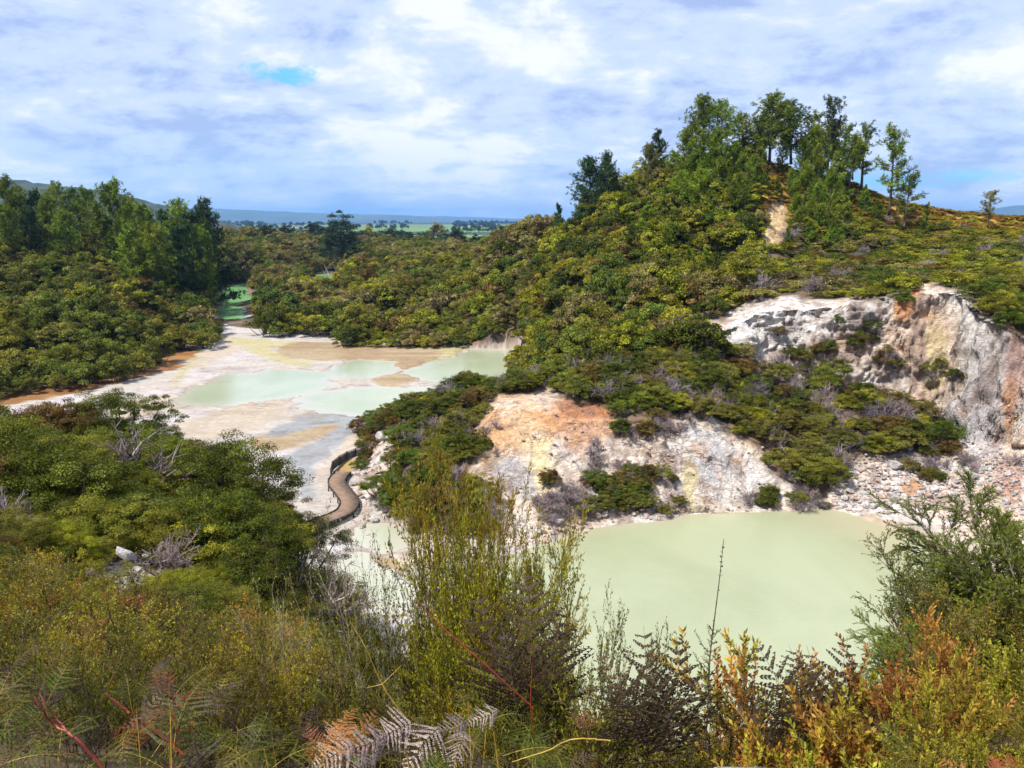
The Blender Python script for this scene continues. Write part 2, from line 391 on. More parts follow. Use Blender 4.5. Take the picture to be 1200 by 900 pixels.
# ---- bush prototypes
def bush_geo(seed, R=2.0, H=2.2, nc=40, lp=60, leaf=.2, flat=.6, spread=1.0, clr=.30, up=.6, wide=.5):
    r = np.random.default_rng(seed)
    # clump centres on an irregular dome
    th = r.random(nc) * 2 * np.pi; cz = np.clip(r.random(nc) ** .8, .02, 1)
    ph = np.arccos(cz)
    lobe = 1 + .28 * np.sin(th * 2 + r.random() * 6) + .18 * np.sin(th * 3 + r.random() * 6)
    rad = (.55 + .45 * r.random(nc) ** .5) * (lobe * (1 - cz) + cz * (.8 + .35 * r.random(nc)))
    C = np.stack([R * rad * np.sin(ph) * np.cos(th), R * rad * np.sin(ph) * np.sin(th), H * (.28 + .68 * rad * cz)], -1)
    rc = R * clr * (.6 + .8 * r.random(nc))
    ct = r.random(nc)
    pts, nr, ti = [], [], []
    for i in range(nc):
        n = int(lp * (.6 + .8 * r.random()))
        d = rand_unit(r, n); d[:, 2] = np.abs(d[:, 2]) * 1.0 - .25
        d = norm(d)
        q = r.random(n) ** .4
        p = C[i] + d * q[:, None] * rc[i] * np.array([1, 1, flat])
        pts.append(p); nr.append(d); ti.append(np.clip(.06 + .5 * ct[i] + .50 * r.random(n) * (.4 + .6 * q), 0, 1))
    P = np.concatenate(pts); D = np.concatenate(nr); T = np.concatenate(ti)
    n = len(P)
    N = norm(D * (1 - up) + np.array([0, 0, up]) + r.normal(size=(n, 3)) * .45)
    A = norm(np.cross(N, rand_unit(r, n))); B = np.cross(N, A)
    L = leaf * (.6 + .8 * r.random(n))[:, None]
    V, Fq = quads(P, A * L * .5, B * L * .5 * wide)
    # stems
    paths = []
    for i in r.choice(nc, min(nc, 14), replace=False):
        e = C[i] - np.array([0, 0, rc[i] * .2]); b = np.array([r.normal() * .08 * R, r.normal() * .08 * R, -.6])
        m = b * .45 + e * .55 + np.array([0, 0, -.12 * H]) + r.normal(size=3) * .05 * R
        s = np.linspace(0, 1, 6)[:, None]
        pp = (1 - s) ** 2 * b + 2 * s * (1 - s) * m + s ** 2 * e
        paths.append((pp, np.linspace(.03 * R, .008 * R, 6)))
    SV, SF = tubes(paths, 4)
    return (V, Fq, T), (SV, SF)

def dead_geo(seed, R=1.2, H=1.3, n1=9, n2=9, n3=10, w=.012):
    r = np.random.default_rng(seed); paths = []
    for i in range(n1):
        a = r.random() * 6.28; el = .5 + r.random() * .9
        d = np.array([math.cos(a) * math.cos(el), math.sin(a) * math.cos(el), math.sin(el)])
        e = d * np.array([R, R, H]) * (.7 + .5 * r.random())
        s = np.linspace(0, 1, 5)[:, None]; k = r.normal(size=3) * .12 * R
        pp = s * e + 4 * s * (1 - s) * k * .5; paths.append((pp, np.linspace(w * 2.2, w, 5)))
        for j in range(n2):
            t = .25 + .7 * r.random(); b = t * e + 4 * t * (1 - t) * k * .5
            d2 = norm(d + r.normal(size=3) * .7); L2 = R * (.25 + .4 * r.random())
            e2 = b + d2 * L2; paths.append((np.stack([b, (b + e2) / 2 + r.normal(size=3) * .04 * R, e2]), np.array([w, w * .8, w * .5])))
            for q in range(n3):
                t3 = .2 + .8 * r.random(); b3 = b + (e2 - b) * t3
                e3 = b3 + norm(d2 + r.normal(size=3) * .9) * R * (.08 + .16 * r.random())
                paths.append((np.stack([b3, e3]), np.array([w * .55, w * .3])))
    V, Fq = tubes(paths, 3)
    T = np.repeat(r.random(max(1, len(Fq) // 3 + 1)), 3)[:len(Fq)]
    return V, Fq, T

def pine_geo(seed, H=14, base=.25, R=3.2, nb=70, tufts=8, nn=11, needle=.46, shape='round', lean=.0, droop=.1, wn=.045):
    r = np.random.default_rng(seed)
    hs = np.linspace(-.6, H, 14)
    ph = r.random() * 6.28
    cx = lean * (hs / H) ** 1.5 * H * .1 + np.sin(hs / H * 3 + ph) * .012 * H; cy = np.cos(hs / H * 2.5 + ph) * .012 * H
    tr = .018 * H * (1 - .86 * np.clip(hs, 0, H) / H) + .012
    paths = [(np.stack([cx, cy, hs], -1), tr)]
    TP, TD, TT = [], [], []
    for i in range(nb):
        f = .97 * i / (nb - 1); f = f ** .9
        h = H * (base + (1 - base) * f); 
        if shape == 'cone': prof = (1 - f) ** .75 * 1.0 + .1
        elif shape == 'round': prof = (math.sin(math.pi * (0.2 + .74 * f)) ** .9) * (.85 + .3 * r.random())
        else: prof = (.45 + .6 * r.random()) * (math.sin(math.pi * (.12 + .8 * f)) ** .6)
        L = R * prof * (.7 + .5 * r.random())
        a = r.random() * 6.28; el = .12 + .75 * f + r.normal() * .15
        d = np.array([math.cos(a) * math.cos(el), math.sin(a) * math.cos(el), math.sin(el)])
        b = np.array([np.interp(h, hs, cx), np.interp(h, hs, cy), h])
        s = np.linspace(0, 1, 5)[:, None]
        pp = b + d * L * s + np.array([0, 0, -droop * L]) * (4 * s * (1 - s)) + np.array([0, 0, .15 * L]) * s ** 2
        paths.append((pp, np.linspace(.06 * (1 - f) + .025, .012, 5)))
        ct = r.random()
        nt = max(3, int(tufts * L / R + 1))
        for k in range(nt):
            t = .3 + .7 * (k + .5 + r.normal() * .3) / nt; t = min(max(t, .1), 1)
            c = b + d * L * t + np.array([0, 0, -droop * L * 4 * t * (1 - t) + .15 * L * t * t]) + r.normal(size=3) * .10 * L * np.array([1, 1, .35])
            TP.append(c); TD.append(norm(d * .5 + np.array([0, 0, .65]) + r.normal(size=3) * .35)); TT.append(.15 + .35 * ct + .25 * r.random())
    TP = np.array(TP); TD = np.array(TD); TT = np.array(TT); n = len(TP)
    P = np.repeat(TP, nn, 0); D = np.repeat(TD, nn, 0); T = np.repeat(TT, nn)
    m = len(P)
    dd = norm(D * .7 + rand_unit(r, m) * 1.0)
    L = needle * (.55 + .75 * r.random(m))[:, None]
    side = norm(np.cross(dd, rand_unit(r, m)))
    V, Fq = quads(P + dd * L * .55 + r.normal(size=(m, 3)) * .05, dd * L * .5, side * wn * (.7 + .6 * r.random(m))[:, None])
    SV, SF = tubes(paths, 5)
    return (V, Fq, np.clip(T + r.normal(size=m) * .16 + .12, 0, 1)), (SV, SF)

# ---- near-field shrub: real twigs with small leaves
def grow(r, start, d, L, lvl, paths, twigs, spread, curve, rad, nchild, upb):
    n = 6
    pts = [np.array(start, float)]; dd = np.array(d, float)
    for i in range(n):
        dd = norm(dd + r.normal(size=3) * curve + np.array([0, 0, upb]))
        pts.append(pts[-1] + dd * L / n)
    pts = np.array(pts)
    paths.append((pts, np.linspace(rad, rad * .45, n + 1)))
    if lvl == 0:
        twigs.append(pts); return
    k = nchild[-lvl] if lvl <= len(nchild) else nchild[0]
    for j in range(k):
        t = .22 + .78 * (j + r.random()) / k
        ii = min(int(t * n), n - 1); f = t * n - ii
        p = pts[ii] * (1 - f) + pts[ii + 1] * f
        tg = norm(pts[ii + 1] - pts[ii])
        sd = norm(np.cross(tg, rand_unit(r, 1)[0]))
        nd = norm(tg + sd * spread)
        grow(r, p, nd, L * (.42 + .22 * r.random()) * (1.1 - .4 * t), lvl - 1, paths, twigs, spread, curve, rad * .5, nchild, upb)
    twigs.append(pts[n // 2:])

def shrub_geo(seed, H=1.6, stems=5, lvl=3, nchild=(5, 7, 8), spread=.75, curve=.10, upb=.06, leaf=.018, lw=.32, dens=90, lean=(0, 0), open_=.35, rad=.012, lang=.9, taper=1.0, sides=4):
    r = np.random.default_rng(seed); paths, twigs = [], []
    for i in range(stems):
        d = norm(np.array([r.normal() * open_ + lean[0], r.normal() * open_ + lean[1], 1.0]))
        grow(r, (r.normal() * .05, r.normal() * .05, -.1), d, H * (.75 + .4 * r.random()), lvl, paths, twigs, spread, curve, rad, nchild, upb)
    P, D, T = [], [], []
    for pts in twigs:
        seg = np.diff(pts, axis=0); ln = np.linalg.norm(seg, axis=1).sum()
        n = max(3, int(ln * dens)); t = (np.arange(n) + r.random(n)) / n * (len(pts) - 1)
        ii = np.minimum(t.astype(int), len(pts) - 2); f = (t - ii)[:, None]
        P.append(pts[ii] * (1 - f) + pts[ii + 1] * f); D.append(norm(seg[ii])); T.append(np.full(n, r.random() * .4) + .35 * t / len(pts))
    P = np.concatenate(P); D = np.concatenate(D); T = np.concatenate(T); n = len(P)
    sd = norm(np.cross(D, rand_unit(r, n)))
    A = norm(D + sd * lang); B = norm(np.cross(A, rand_unit(r, n)))
    L = leaf * (.6 + .8 * r.random(n))[:, None]
    V, Fq = quads(P + A * L * .55, A * L * .5, B * L * .5 * lw)
    SV, SF = tubes(paths, sides)
    return (V, Fq, np.clip(T + r.random(n) * .4, 0, 1)), (SV, SF)

# ---- fern frond
def frond_geo(seed, L=.9, arch=.55, npin=11, npl=17, w=.30, rise=1.0, curl=.0):
    """frond rising from the origin, leaning towards +X"""
    r = np.random.default_rng(seed)
    m = 24; s = np.linspace(0, 1, m)
    el = rise - arch * 1.9 * s ** 1.3
    dx = np.cos(el) * L / m; dz = np.sin(el) * L / m
    pts = np.stack([np.cumsum(dx), .04 * L * np.sin(s * 4 + r.random() * 6), np.cumsum(dz)], -1)
    tg = norm(np.gradient(pts, axis=0))
    paths = [(pts, np.linspace(.0042, .0012, m))]
    C, A, B, T = [], [], [], []
    for i in range(npin):
        f = i / npin; t = .26 + .72 * f
        idx = t * (m - 1); ii = int(idx); p = pts[ii] + (pts[min(ii + 1, m - 1)] - pts[ii]) * (idx - ii)
        tt = tg[ii]; plen = w * L * (1 - f) ** .8 * (.72 + .45 * r.random()) * (1.0 if i > 0 else .92) + .015
        nrm = norm(np.cross(tt, np.array([0, 1, 0])))
        if nrm[2] < 0: nrm = -nrm
        for sg in (-1, 1):
            d = norm(np.array([0, sg * 1.0, 0]) * .88 + tt * .42 + nrm * (-.05 - .45 * r.random()) + r.normal(size=3) * .10)
            k = max(4, int(npl * (1 - f * .75)))
            q = (np.arange(k) + .6) / k
            pp = p + d * plen * q[:, None] + nrm * (-.12 * plen) * (q ** 2)[:, None]
            paths.append((np.stack([p, pp[k // 2], pp[-1]]), np.array([.0016, .0011, .0006])))
            ll = .023 * L * (1 - q * .85) ** .6 * (1 - f * .5) + .0015
            d2 = norm(np.cross(nrm, d))
            for s2 in (-1, 1):
                dd = norm(d2 * s2 * .9 + d * .38 + r.normal(size=(k, 3)) * .07)
                kp = r.random(k) > .10; ll_ = ll * (.75 + .5 * r.random(k))
                C.append((pp + dd * ll_[:, None] * .5)[kp]); A.append((dd * ll_[:, None] * .55)[kp])
                bb = norm(np.cross(dd, nrm)); B.append((bb * (plen / k * .72))[kp]); T.append((.15 + .6 * r.random(k) + .1 * r.random())[kp])
    C = np.concatenate(C); A = np.concatenate(A); B = np.concatenate(B); T = np.concatenate(T)
    V, Fq = quads(C, A, B)
    SV, SF = tubes(paths, 3)
    return (V, Fq, np.clip(T, 0, 1)), (SV, SF)

def joined(name, leafg, stemg, lm, sm):
    V, Fq, T = leafg; SV, SF = stemg
    return mesh_from(name, np.concatenate([V, SV]), np.concatenate([Fq, SF + len(V)]), [lm, sm],
                     np.concatenate([np.zeros(len(Fq)), np.ones(len(SF))]), np.concatenate([T, np.full(len(SF), .4)]))

# ------------------------------------------------------------------ object helpers
def tag(o, label=None, cat=None, group=None, kind=None):
    if label: o['label'] = label
    if cat: o['category'] = cat
    if group: o['group'] = group
    if kind: o['kind'] = kind
    return o

def mk(name, me, parent=None):
    o = bpy.data.objects.new(name, me); COL.objects.link(o)
    if parent is not None: o.parent = parent
    return o

def empty(name, loc, rz=0, sc=(1, 1, 1), tilt=(0, 0)):
    o = bpy.data.objects.new(name, None); COL.objects.link(o)
    o.empty_display_size = .2
    o.location = loc; o.rotation_euler = (tilt[0], tilt[1], rz); o.scale = sc
    return o

def plant(name, parts, loc, rz, sc, label, cat, group=None, tilt=(0, 0)):
    """parts: list of (part_name, mesh)"""
    if isinstance(sc, (int, float)): sc = (sc, sc, sc)
    e = empty(name, loc, rz, sc, tilt)
    for pn, me in parts: mk(pn, me, e)
    return tag(e, label, cat, group)

#=====TERRAIN
def build_terrain():
    Ys = np.concatenate([np.arange(-12, 50, .3), np.arange(50, 68, .13), np.arange(68, 92, .07), np.arange(92, 112, .13), np.arange(112, 240, .5),
                         240 * np.exp(np.linspace(0, math.log(16000 / 240), 130))])
    ts = np.concatenate([np.linspace(-1.5, -.82, 30, endpoint=False), np.linspace(-.82, .15, 480, endpoint=False), np.linspace(.15, .82, 480), np.linspace(.82, 1.5, 31)[1:]])
    ny, nx = len(Ys), len(ts)
    Y = np.repeat(Ys, nx); T = np.tile(ts, ny)
    X = T * (Y + 14)
    Z = height(X, Y)
    px, py, _ = project(X, Y, Z)
    n = len(X)
    # masks
    wv = fbm2(X, Y, 4.0, 4)
    rock = np.zeros(n); 
    def pm(poly, y0, y1, soft=7.0, amp=16):
        m = (Y > y0) & (Y < y1); r = np.zeros(n)
        nn = fbm2(px[m] + 0, py[m], 34.0, 4) * amp
        r[m] = sstep(-soft, soft, sdist(poly, px[m], py[m]) + nn)
        return r
    rA = pm(ROCK_A, 50, 79); rB = pm(ROCK_B, 45, 96); rC = pm(ROCK_C, 125, 156, 3, 8); rD = pm(ROCK_D, 48, 85, 3, 6)
    rock = np.maximum.reduce([rA, rB, rC, rD * sstep(.05, .3, Z)])
    # small bare outcrops on the near left slope
    for (qx, qy, rr) in ((168, 622, 22), (150, 672, 28), (105, 690, 16)):
        m = (Y < 40)
        rock[m] = np.maximum(rock[m], sstep(1.0, .6, np.hypot((px[m] - qx) / rr, (py[m] - qy) / rr / .8) + .3 * wv[m]))
    # --- displacement of rock in 3D
    P = np.stack([X, Y, Z], -1).reshape(ny, nx, 3)
    du = np.gradient(P, axis=1); dv = np.gradient(P, axis=0)
    N = norm(np.cross(du, dv)).reshape(-1, 3)
    steep = sstep(.85, .45, N[:, 2])
    m = (rock > .01) | ((steep > .2) & (Y > 50) & (Y < 160))
    x, y, z = X[m], Y[m], Z[m]
    bed = z * 1.0 + .35 * fbm3(x, y, z, 6, 2) + .08 * x
    ridg = np.abs(fbm3(x, y, z * .30, 3.0, 4)) * 2.6 - .6           # vertical flutes
    blocks = np.abs(fbm3(x, y, z * 1.5, 1.5, 3)) * 2.4 - .6
    cell = fbm3(np.floor(x * 1.1 + .3 * vn2(bed, x)) * .7, np.floor(y * 1.3) * .7, np.floor(bed * 2.1) * .8, 1.0, 2)
    strata = (vn3(x * .16, y * .16, bed * 2.6) + .5 * vn3(x * .3, y * .3, bed * 6.5))
    st = np.maximum(steep[m], .25)
    wx = x + 1.6 * fbm3(x, y, z, 3.1, 3); wy = y + 1.6 * fbm3(x + 30, y, z, 3.3, 3); wz = z + 1.1 * fbm3(x, y + 30, z, 2.9, 3)
    flute = np.abs(fbm3(wx * .8 + wy * .6, wy * .8 - wx * .6, wz * .22, 2.7, 4)) * 2.6 - .6
    bd = wz * .85 + .12 * x + .9 * fbm3(x, y, z, 7.0, 2); saw = bd - np.floor(bd); bd2 = bd * 2.7 + .8 * fbm3(wx, wy, wz, 2.0, 2); saw2 = bd2 - np.floor(bd2)
    lm = sstep(-.25, .3, fbm3(x + 7, y, z, 6.0, 2))
    fine = fbm3(wx * .7 - wz * .7, wy, wz * .7 + wx * .7, 1.1, 5, .62)
    frac = np.abs(fbm3(wx * .6 + wz * .8, wy * 1.1, wz * .6 - wx * .8, 1.9, 4, .6)) * 2.4 - .5
    disp = (1.05 * flute * st + (.50 * saw + .26 * saw2) * lm * (.35 + .65 * st) + .42 * fine + .50 * frac * (.5 + .5 * st)) * np.maximum(rock[m], .3 * steep[m])
    disp -= .35
    disp *= sstep(.0, .9, z + .15) * np.clip(y / 70, .25, 1.3)
    D = np.zeros(n); D[m] = disp
    Hdir = N.copy(); Hdir[:, 2] *= .45
    XYZ = np.stack([X, Y, Z], -1) + Hdir * D[:, None]
    # ------ albedo
    C = np.zeros((n, 3))
    soil = np.array([.085, .060, .040]); soil2 = np.array([.15, .10, .062])
    f = sstep(-.3, .4, fbm2(X, Y, 2.5, 3))[:, None]
    C[:] = soil * (1 - f) + soil2 * f
    # bracken hill ground
    hm = (sstep(128, 138, Y) * (1 - sstep(200, 260, Y)) * sstep(700, 850, px))[:, None]
    orange = np.array([.30, .17, .045]); C[:] = C * (1 - hm) + orange * hm * (.8 + .4 * f) 
    # flats
    fl = (Z < .45) & (Y > 33) & (Y < 205) 
    xs, ys = X[fl], Y[fl]; zs = Z[fl]
    w1 = fbm2(xs * .4, ys * .8, 4.0, 5, .6) * 2.6 * np.clip(ys / 80, .5, 2.0); w2 = fbm2(xs * .5 + 91, ys, 1.8, 5, .6) * 1.6 * np.clip(ys / 90, .5, 1.6)
    lin = fbm2(xs * .45, ys * 1.0, 2.6, 4)
    c = np.empty((len(xs), 3)); white = np.array([.66, .62, .62]); pink = np.array([.61, .555, .50]); gry = np.array([.50, .47, .50])
    a = sstep(-.35, .35, w1)[:, None]; c[:] = white * a + pink * (1 - a)
    b = (.55 * sstep(.15, .5, lin))[:, None]; c[:] = c * (1 - b) + gry * b
    def over(P, col, soft=.5, wamp=1.0, amt=1.0, mod=None):
        s = sdist(P, xs, ys) + (w1 * .5 + w2 * .7) * wamp
        k = (sstep(-soft, soft, s) * amt)
        if mod is not None: k = k * mod
        return c * (1 - k[:, None]) + np.array(col) * k[:, None]
    for P in PINKS: c = over(P, (.62, .53, .43), 1.2)
    streak = sstep(-.25, .35, fbm2(xs * .25, ys, 2.4, 4))
    for P in TANS:
        c = over(P, (.50, .39, .25), .9); c = over(P, (.40, .275, .15), .9, amt=.8, mod=streak)
    for P in YELS: c = over(P, (.58, .52, .26), .9, amt=.85)
    c = over(DARKWET, (.36, .39, .42), .6, .8, .9)
    c = over(DARKWET, (.24, .24, .26), .6, .8, .6, mod=sstep(.1, .3, lin))
    for P in ORANGES:
        c = over(P, (.42, .22, .07), 1.0, 1.2); c = over(P, (.27, .115, .035), .6, 1.2, .9, mod=streak)
    # rims of the pools
    near = sstep(.09, .0, np.abs(zs + .0)) 
    c = c * (1 - .6 * near[:, None]) + np.array([.36, .26, .18]) * .6 * near[:, None]
    flow = np.abs(fbm2(xs * .5, ys * .9, 5.0, 5, .6) + .12); fk = (sstep(.035, .0, flow) * .55)[:, None]
    c = c * (1 - fk) + np.array([.30, .24, .21]) * fk
    flow = np.abs(fbm2(xs * .5 + 33, ys * .9, 2.2, 4, .6)); fk = (sstep(.05, .0, flow) * .35 * sstep(110, 60, ys))[:, None]
    c = c * (1 - fk) + np.array([.27, .25, .25]) * fk
    # sandy shore of the lake on the right
    sd = sdist(LAKE, xs, ys); sh = sstep(-5, 0.5, sd + w2) * sstep(950, 990, px[fl]) 
    c = c * (1 - sh[:, None]) + np.array([.55, .43, .32]) * sh[:, None]
    # tan gravel beside the boardwalk
    PF = wpoly([(388, 559), (411, 555), (424, 548), (425, 536), (404, 539), (394, 548)], .3)
    k = sstep(-.25, .25, sdist(PF, xs, ys))[:, None]; c = c * (1 - k) + np.array([.52, .36, .15]) * k
    c = c * (1 + .16 * fbm2(xs * .35, ys * 1.1, 1.2, 4, .7) + .08 * fbm2(xs, ys, .5, 2))[:, None]
    C[fl] = c * .93 * np.array([.60, .585, .56])
    # plains: pasture
    pl = (Y > 620)
    cell = _h(np.floor(X[pl] / 420 + .3 * vn2(Y[pl] / 900, X[pl] / 900)).astype(np.int64), np.floor(Y[pl] / 520).astype(np.int64), 7)
    g1 = np.array([.10, .19, .04]); g2 = np.array([.045, .07, .03]); g3 = np.array([.12, .12, .09])
    kk = (cell > -.15)[:, None]; k3 = (cell < -.6)[:, None]
    C[pl] = np.where(kk, g1, np.where(k3, g3, g2)); C[(Y > 4500)] = (.03, .045, .03)
    # rock albedo zones
    m = rock > .01; x, y, z = X[m], Y[m], XYZ[m, 2]; qx, qy = px[m], py[m]
    wh = np.array([.66, .625, .59]); gy = np.array([.42, .395, .40]); cr = np.array([.62, .50, .40]); og = np.array([.50, .22, .075]); yl = np.array([.62, .50, .24]); rd = np.array([.34, .13, .07]); br = np.array([.20, .13, .10])
    n1 = fbm3(x, y, z, 4.5, 4); n2 = fbm3(x + 40, y, z, 2.2, 4); n3 = fbm3(x, y + 70, z * .3, 1.6, 4); n4 = fbm3(x + 9, y + 9, z * 2.5, 1.2, 3)
    rc = np.where((n1 > 0)[:, None], wh, cr) * 1.0
    k = sstep(-.15, .25, n1)[:, None]; rc = cr * (1 - k) + wh * k
    def dab(qx0, qy0, rx, ry, col, amt=1.0):
        nonlocal rc
        k = amt * sstep(1.25, .6, np.hypot((qx - qx0) / rx, (qy - qy0) / ry) + .9 * n2)
        rc = rc * (1 - k[:, None]) + col * k[:, None]
    dab(600, 500, 45, 40, cr * [1, .86, .66]); dab(690, 490, 60, 40, og, .75); dab(570, 500, 40, 30, og, .5); dab(632, 545, 26, 40, yl, .7); dab(740, 545, 60, 40, cr, .6); dab(605, 560, 26, 30, gy, .9)
    dab(700, 470, 50, 14, rd, .7); dab(830, 545, 40, 40, gy, .7); dab(808, 565, 10, 40, yl * .9, .7); dab(880, 580, 50, 25, wh, .7); dab(870, 610, 60, 10, og, .5)
    dab(905, 385, 45, 35, wh, .9); dab(990, 400, 45, 45, rd * 1.1, .3); dab(940, 375, 60, 26, wh * 1.03, .8); dab(1005, 375, 40, 20, gy * 1.2, .6); dab(1080, 400, 40, 60, cr * [1.05, 1.0, .98], .8); dab(1060, 345, 14, 24, og * 1.2, .9)
    dab(1095, 420, 14, 40, yl * .8, .7); dab(1135, 440, 14, 70, wh * .95, .9); dab(1170, 440, 30, 70, gy * .9, .75); dab(1125, 500, 55, 30, gy * 1.3, .85); dab(1190, 440, 12, 50, rd, .5); dab(1182, 480, 8, 40, og, .7)
    dab(1040, 580, 60, 30, wh * [.95, .9, .88], .7); dab(1140, 585, 60, 30, cr * [1, .9, .82], .8); dab(1070, 570, 16, 12, og, .8); dab(1180, 560, 20, 20, rd * 1.2, .6)
    dab(910, 265, 20, 40, cr * [1, .9, .6], 1.0)
    # dark streaks and bedding stains
    k = (.62 * sstep(.12, .42, n3))[:, None]; rc = rc * (1 - k) + br * k
    k = (.5 * sstep(.18, .45, n4))[:, None]; rc = rc * (1 - k) + np.array([.27, .17, .12]) * k
    k = (.55 * sstep(.2, .45, n2 * n1 * 4))[:, None]; rc = rc * (1 - k * .6) + og * k * .6
    C[m] = C[m] * (1 - rock[m][:, None]) + rc * 1.0 * rock[m][:, None]
    i = np.arange(ny - 1)[:, None] * nx; j = np.arange(nx - 1)[None, :]
    Fq = np.stack([i + j, i + j + 1, i + nx + j + 1, i + nx + j], -1).reshape(-1, 4)
    mat = terrain_mat()
    me = mesh_from('terrain', XYZ, Fq, [mat], smooth=True)
    ca = me.attributes.new('Col', 'FLOAT_COLOR', 'POINT')
    ca.data.foreach_set('color', np.concatenate([C, np.ones((n, 1))], 1).astype(np.float32).ravel())
    ra = me.attributes.new('rock', 'FLOAT', 'POINT'); ra.data.foreach_set('value', rock.astype(np.float32))
    o = mk('terrain', me); tag(o, kind='structure')
    return o

def terrain_mat():
    m, nt, out = new_mat('terrain_ground'); g = G(nt)
    pos = g.n('ShaderNodeNewGeometry').outputs['Position']
    col = g.attr('Col').outputs['Color']; rock = g.attr('rock').outputs['Fac']
    fine = g.noise(pos, 1.6, 6, .65)
    fineb = g.noise(g.mapping(pos, (1, 1, 2.8)), 2.2, 6, .7, .4)
    v = g.range(fine, .25, .75, .72, 1.25)
    v = g.math('MULTIPLY_ADD', g.math('SUBTRACT', v, 1.0), g.math('MULTIPLY_ADD', rock, .45, .55), 1.0)
    hs = g.n('ShaderNodeHueSaturation'); g.link(col, hs.inputs['Color']); g.link(v, hs.inputs['Value'])
    c = hs.outputs[0]
    crack = g.n('ShaderNodeTexVoronoi', feature='DISTANCE_TO_EDGE'); g.link(g.mapping(pos, (.9, .9, 1.7)), crack.inputs['Vector']); crack.inputs['Scale'].default_value = 1.5
    dist = g.n('ShaderNodeVectorMath', operation='ADD')
    nzc = g.n('ShaderNodeTexNoise'); g.link(pos, nzc.inputs['Vector']); nzc.inputs['Scale'].default_value = 1.2; nzc.inputs['Detail'].default_value = 4
    sc = g.n('ShaderNodeVectorMath', operation='SCALE'); g.link(nzc.outputs['Color'], sc.inputs[0]); sc.inputs['Scale'].default_value = 1.6
    mp = g.mapping(pos, (.9, .9, 1.7)); g.link(mp, dist.inputs[0]); g.link(sc.outputs[0], dist.inputs[1]); g.link(dist.outputs[0], crack.inputs['Vector'])
    ck = g.range(crack.outputs['Distance'], .0, .11, 1, 0)
    ckm = g.math('MULTIPLY', g.math('MULTIPLY', ck, rock), g.range(g.noise(pos, .5, 3), .45, .65))
    c = g.mix(c, (.13, .075, .05), g.math('MULTIPLY', ckm, .75))
    p = g.n('ShaderNodeBsdfPrincipled'); g.link(c, p.inputs['Base Color']); p.inputs['Roughness'].default_value = .85
    p.inputs['Specular IOR Level'].default_value = .25
    fineb = g.math('ADD', fineb, g.math('MULTIPLY', g.noise(g.mapping(pos, (1, 1, 2.0)), 7.5, 5, .7, .3), .45))
    h = g.math('ADD', g.math('MULTIPLY', fineb, g.math('MULTIPLY_ADD', rock, 1.0, .06)), g.math('MULTIPLY', ck, g.math('MULTIPLY', rock, -.25)))
    bp = g.n('ShaderNodeBump'); bp.inputs['Strength'].default_value = .9; bp.inputs['Distance'].default_value = .35
    g.link(h, bp.inputs['Height']); g.link(bp.outputs[0], p.inputs['Normal'])
    g.link(p.outputs[0], out.inputs[0])
    return m

def water_mat(name, a, b, silt=None, ripple=.35):
    m, nt, out = new_mat(name); g = G(nt)
    pos = g.n('ShaderNodeNewGeometry').outputs['Position']
    c = g.mix(a, b, g.range(g.noise(g.mapping(pos, (1, .6, 1)), .09, 5, .6, 1.2), .35, .65))
    if silt:
        c = g.mix(c, silt, g.attr('silt').outputs['Fac'])
    p = g.n('ShaderNodeBsdfPrincipled'); g.link(c, p.inputs['Base Color']); p.inputs['Roughness'].default_value = .10
    p.inputs['Specular IOR Level'].default_value = .4
    w = g.noise(g.mapping(pos, (1.0, 2.2, 1), (0, 0, .5)), 2.2, 3, .5)
    w2 = g.noise(g.mapping(pos, (1.0, 1.8, 1), (0, 0, -.3)), 6, 2, .5)
    bp = g.n('ShaderNodeBump'); bp.inputs['Strength'].default_value = ripple; bp.inputs['Distance'].default_value = .05
    g.link(g.math('ADD', w, g.math('MULTIPLY', w2, .5)), bp.inputs['Height']); g.link(bp.outputs[0], p.inputs['Normal'])
    g.link(p.outputs[0], out.inputs[0])
    return m

def water_sheet(name, x0, x1, y0, y1, mat, z, step=1.0, silt=False):
    far_lake = silt
    xs = np.arange(x0, x1 + step, step); ys = np.arange(y0, y1 + step, step)
    Xg, Yg = np.meshgrid(xs, ys); n = Xg.size; nx = len(xs)
    V = np.stack([Xg.ravel(), Yg.ravel(), np.full(n, z)], -1)
    i = np.arange(len(ys) - 1)[:, None] * nx; j = np.arange(nx - 1)[None, :]
    Fq = np.stack([i + j, i + j + 1, i + nx + j + 1, i + nx + j], -1).reshape(-1, 4)
    # keep only cells at or near wet ground so that the sheet never pokes out elsewhere
    hh = height(V[:, 0], V[:, 1]); wet = hh < z + .12
    keep = wet[Fq].any(1)
    inl = sdist(LAKE, V[:, 0], V[:, 1]) > -1.2
    keep &= (inl[Fq].all(1) if far_lake else ~inl[Fq].any(1)); Fq = Fq[keep]
    used, inv = np.unique(Fq, return_inverse=True); V = V[used]; Fq = inv.reshape(-1, 4)
    me = mesh_from(name, V, Fq, [mat], smooth=True)
    if not silt:
        dp = z - height(V[:, 0], V[:, 1]) + .10 * fbm2(V[:, 0] * .4, V[:, 1], 3, 4)
        a = me.attributes.new('silt', 'FLOAT', 'POINT'); a.data.foreach_set('value', (sstep(.40, .0, dp) * .85).astype(np.float32))
    if silt:
        sd = sdist(LAKE, V[:, 0], V[:, 1]); px, py, _ = project(V[:, 0], V[:, 1], V[:, 2])
        k = sstep(7.5, .3, sd + 2.0 * fbm2(V[:, 0], V[:, 1], 6, 3)) * sstep(900, 985, px) * sstep(690, 620, py)
        k = np.maximum(k * .85, .5 * sstep(2.2, .1, sd))
        a = me.attributes.new('silt', 'FLOAT', 'POINT'); a.data.foreach_set('value', k.astype(np.float32))
    return tag(mk(name, me), kind='structure')
#=====END TERRAIN

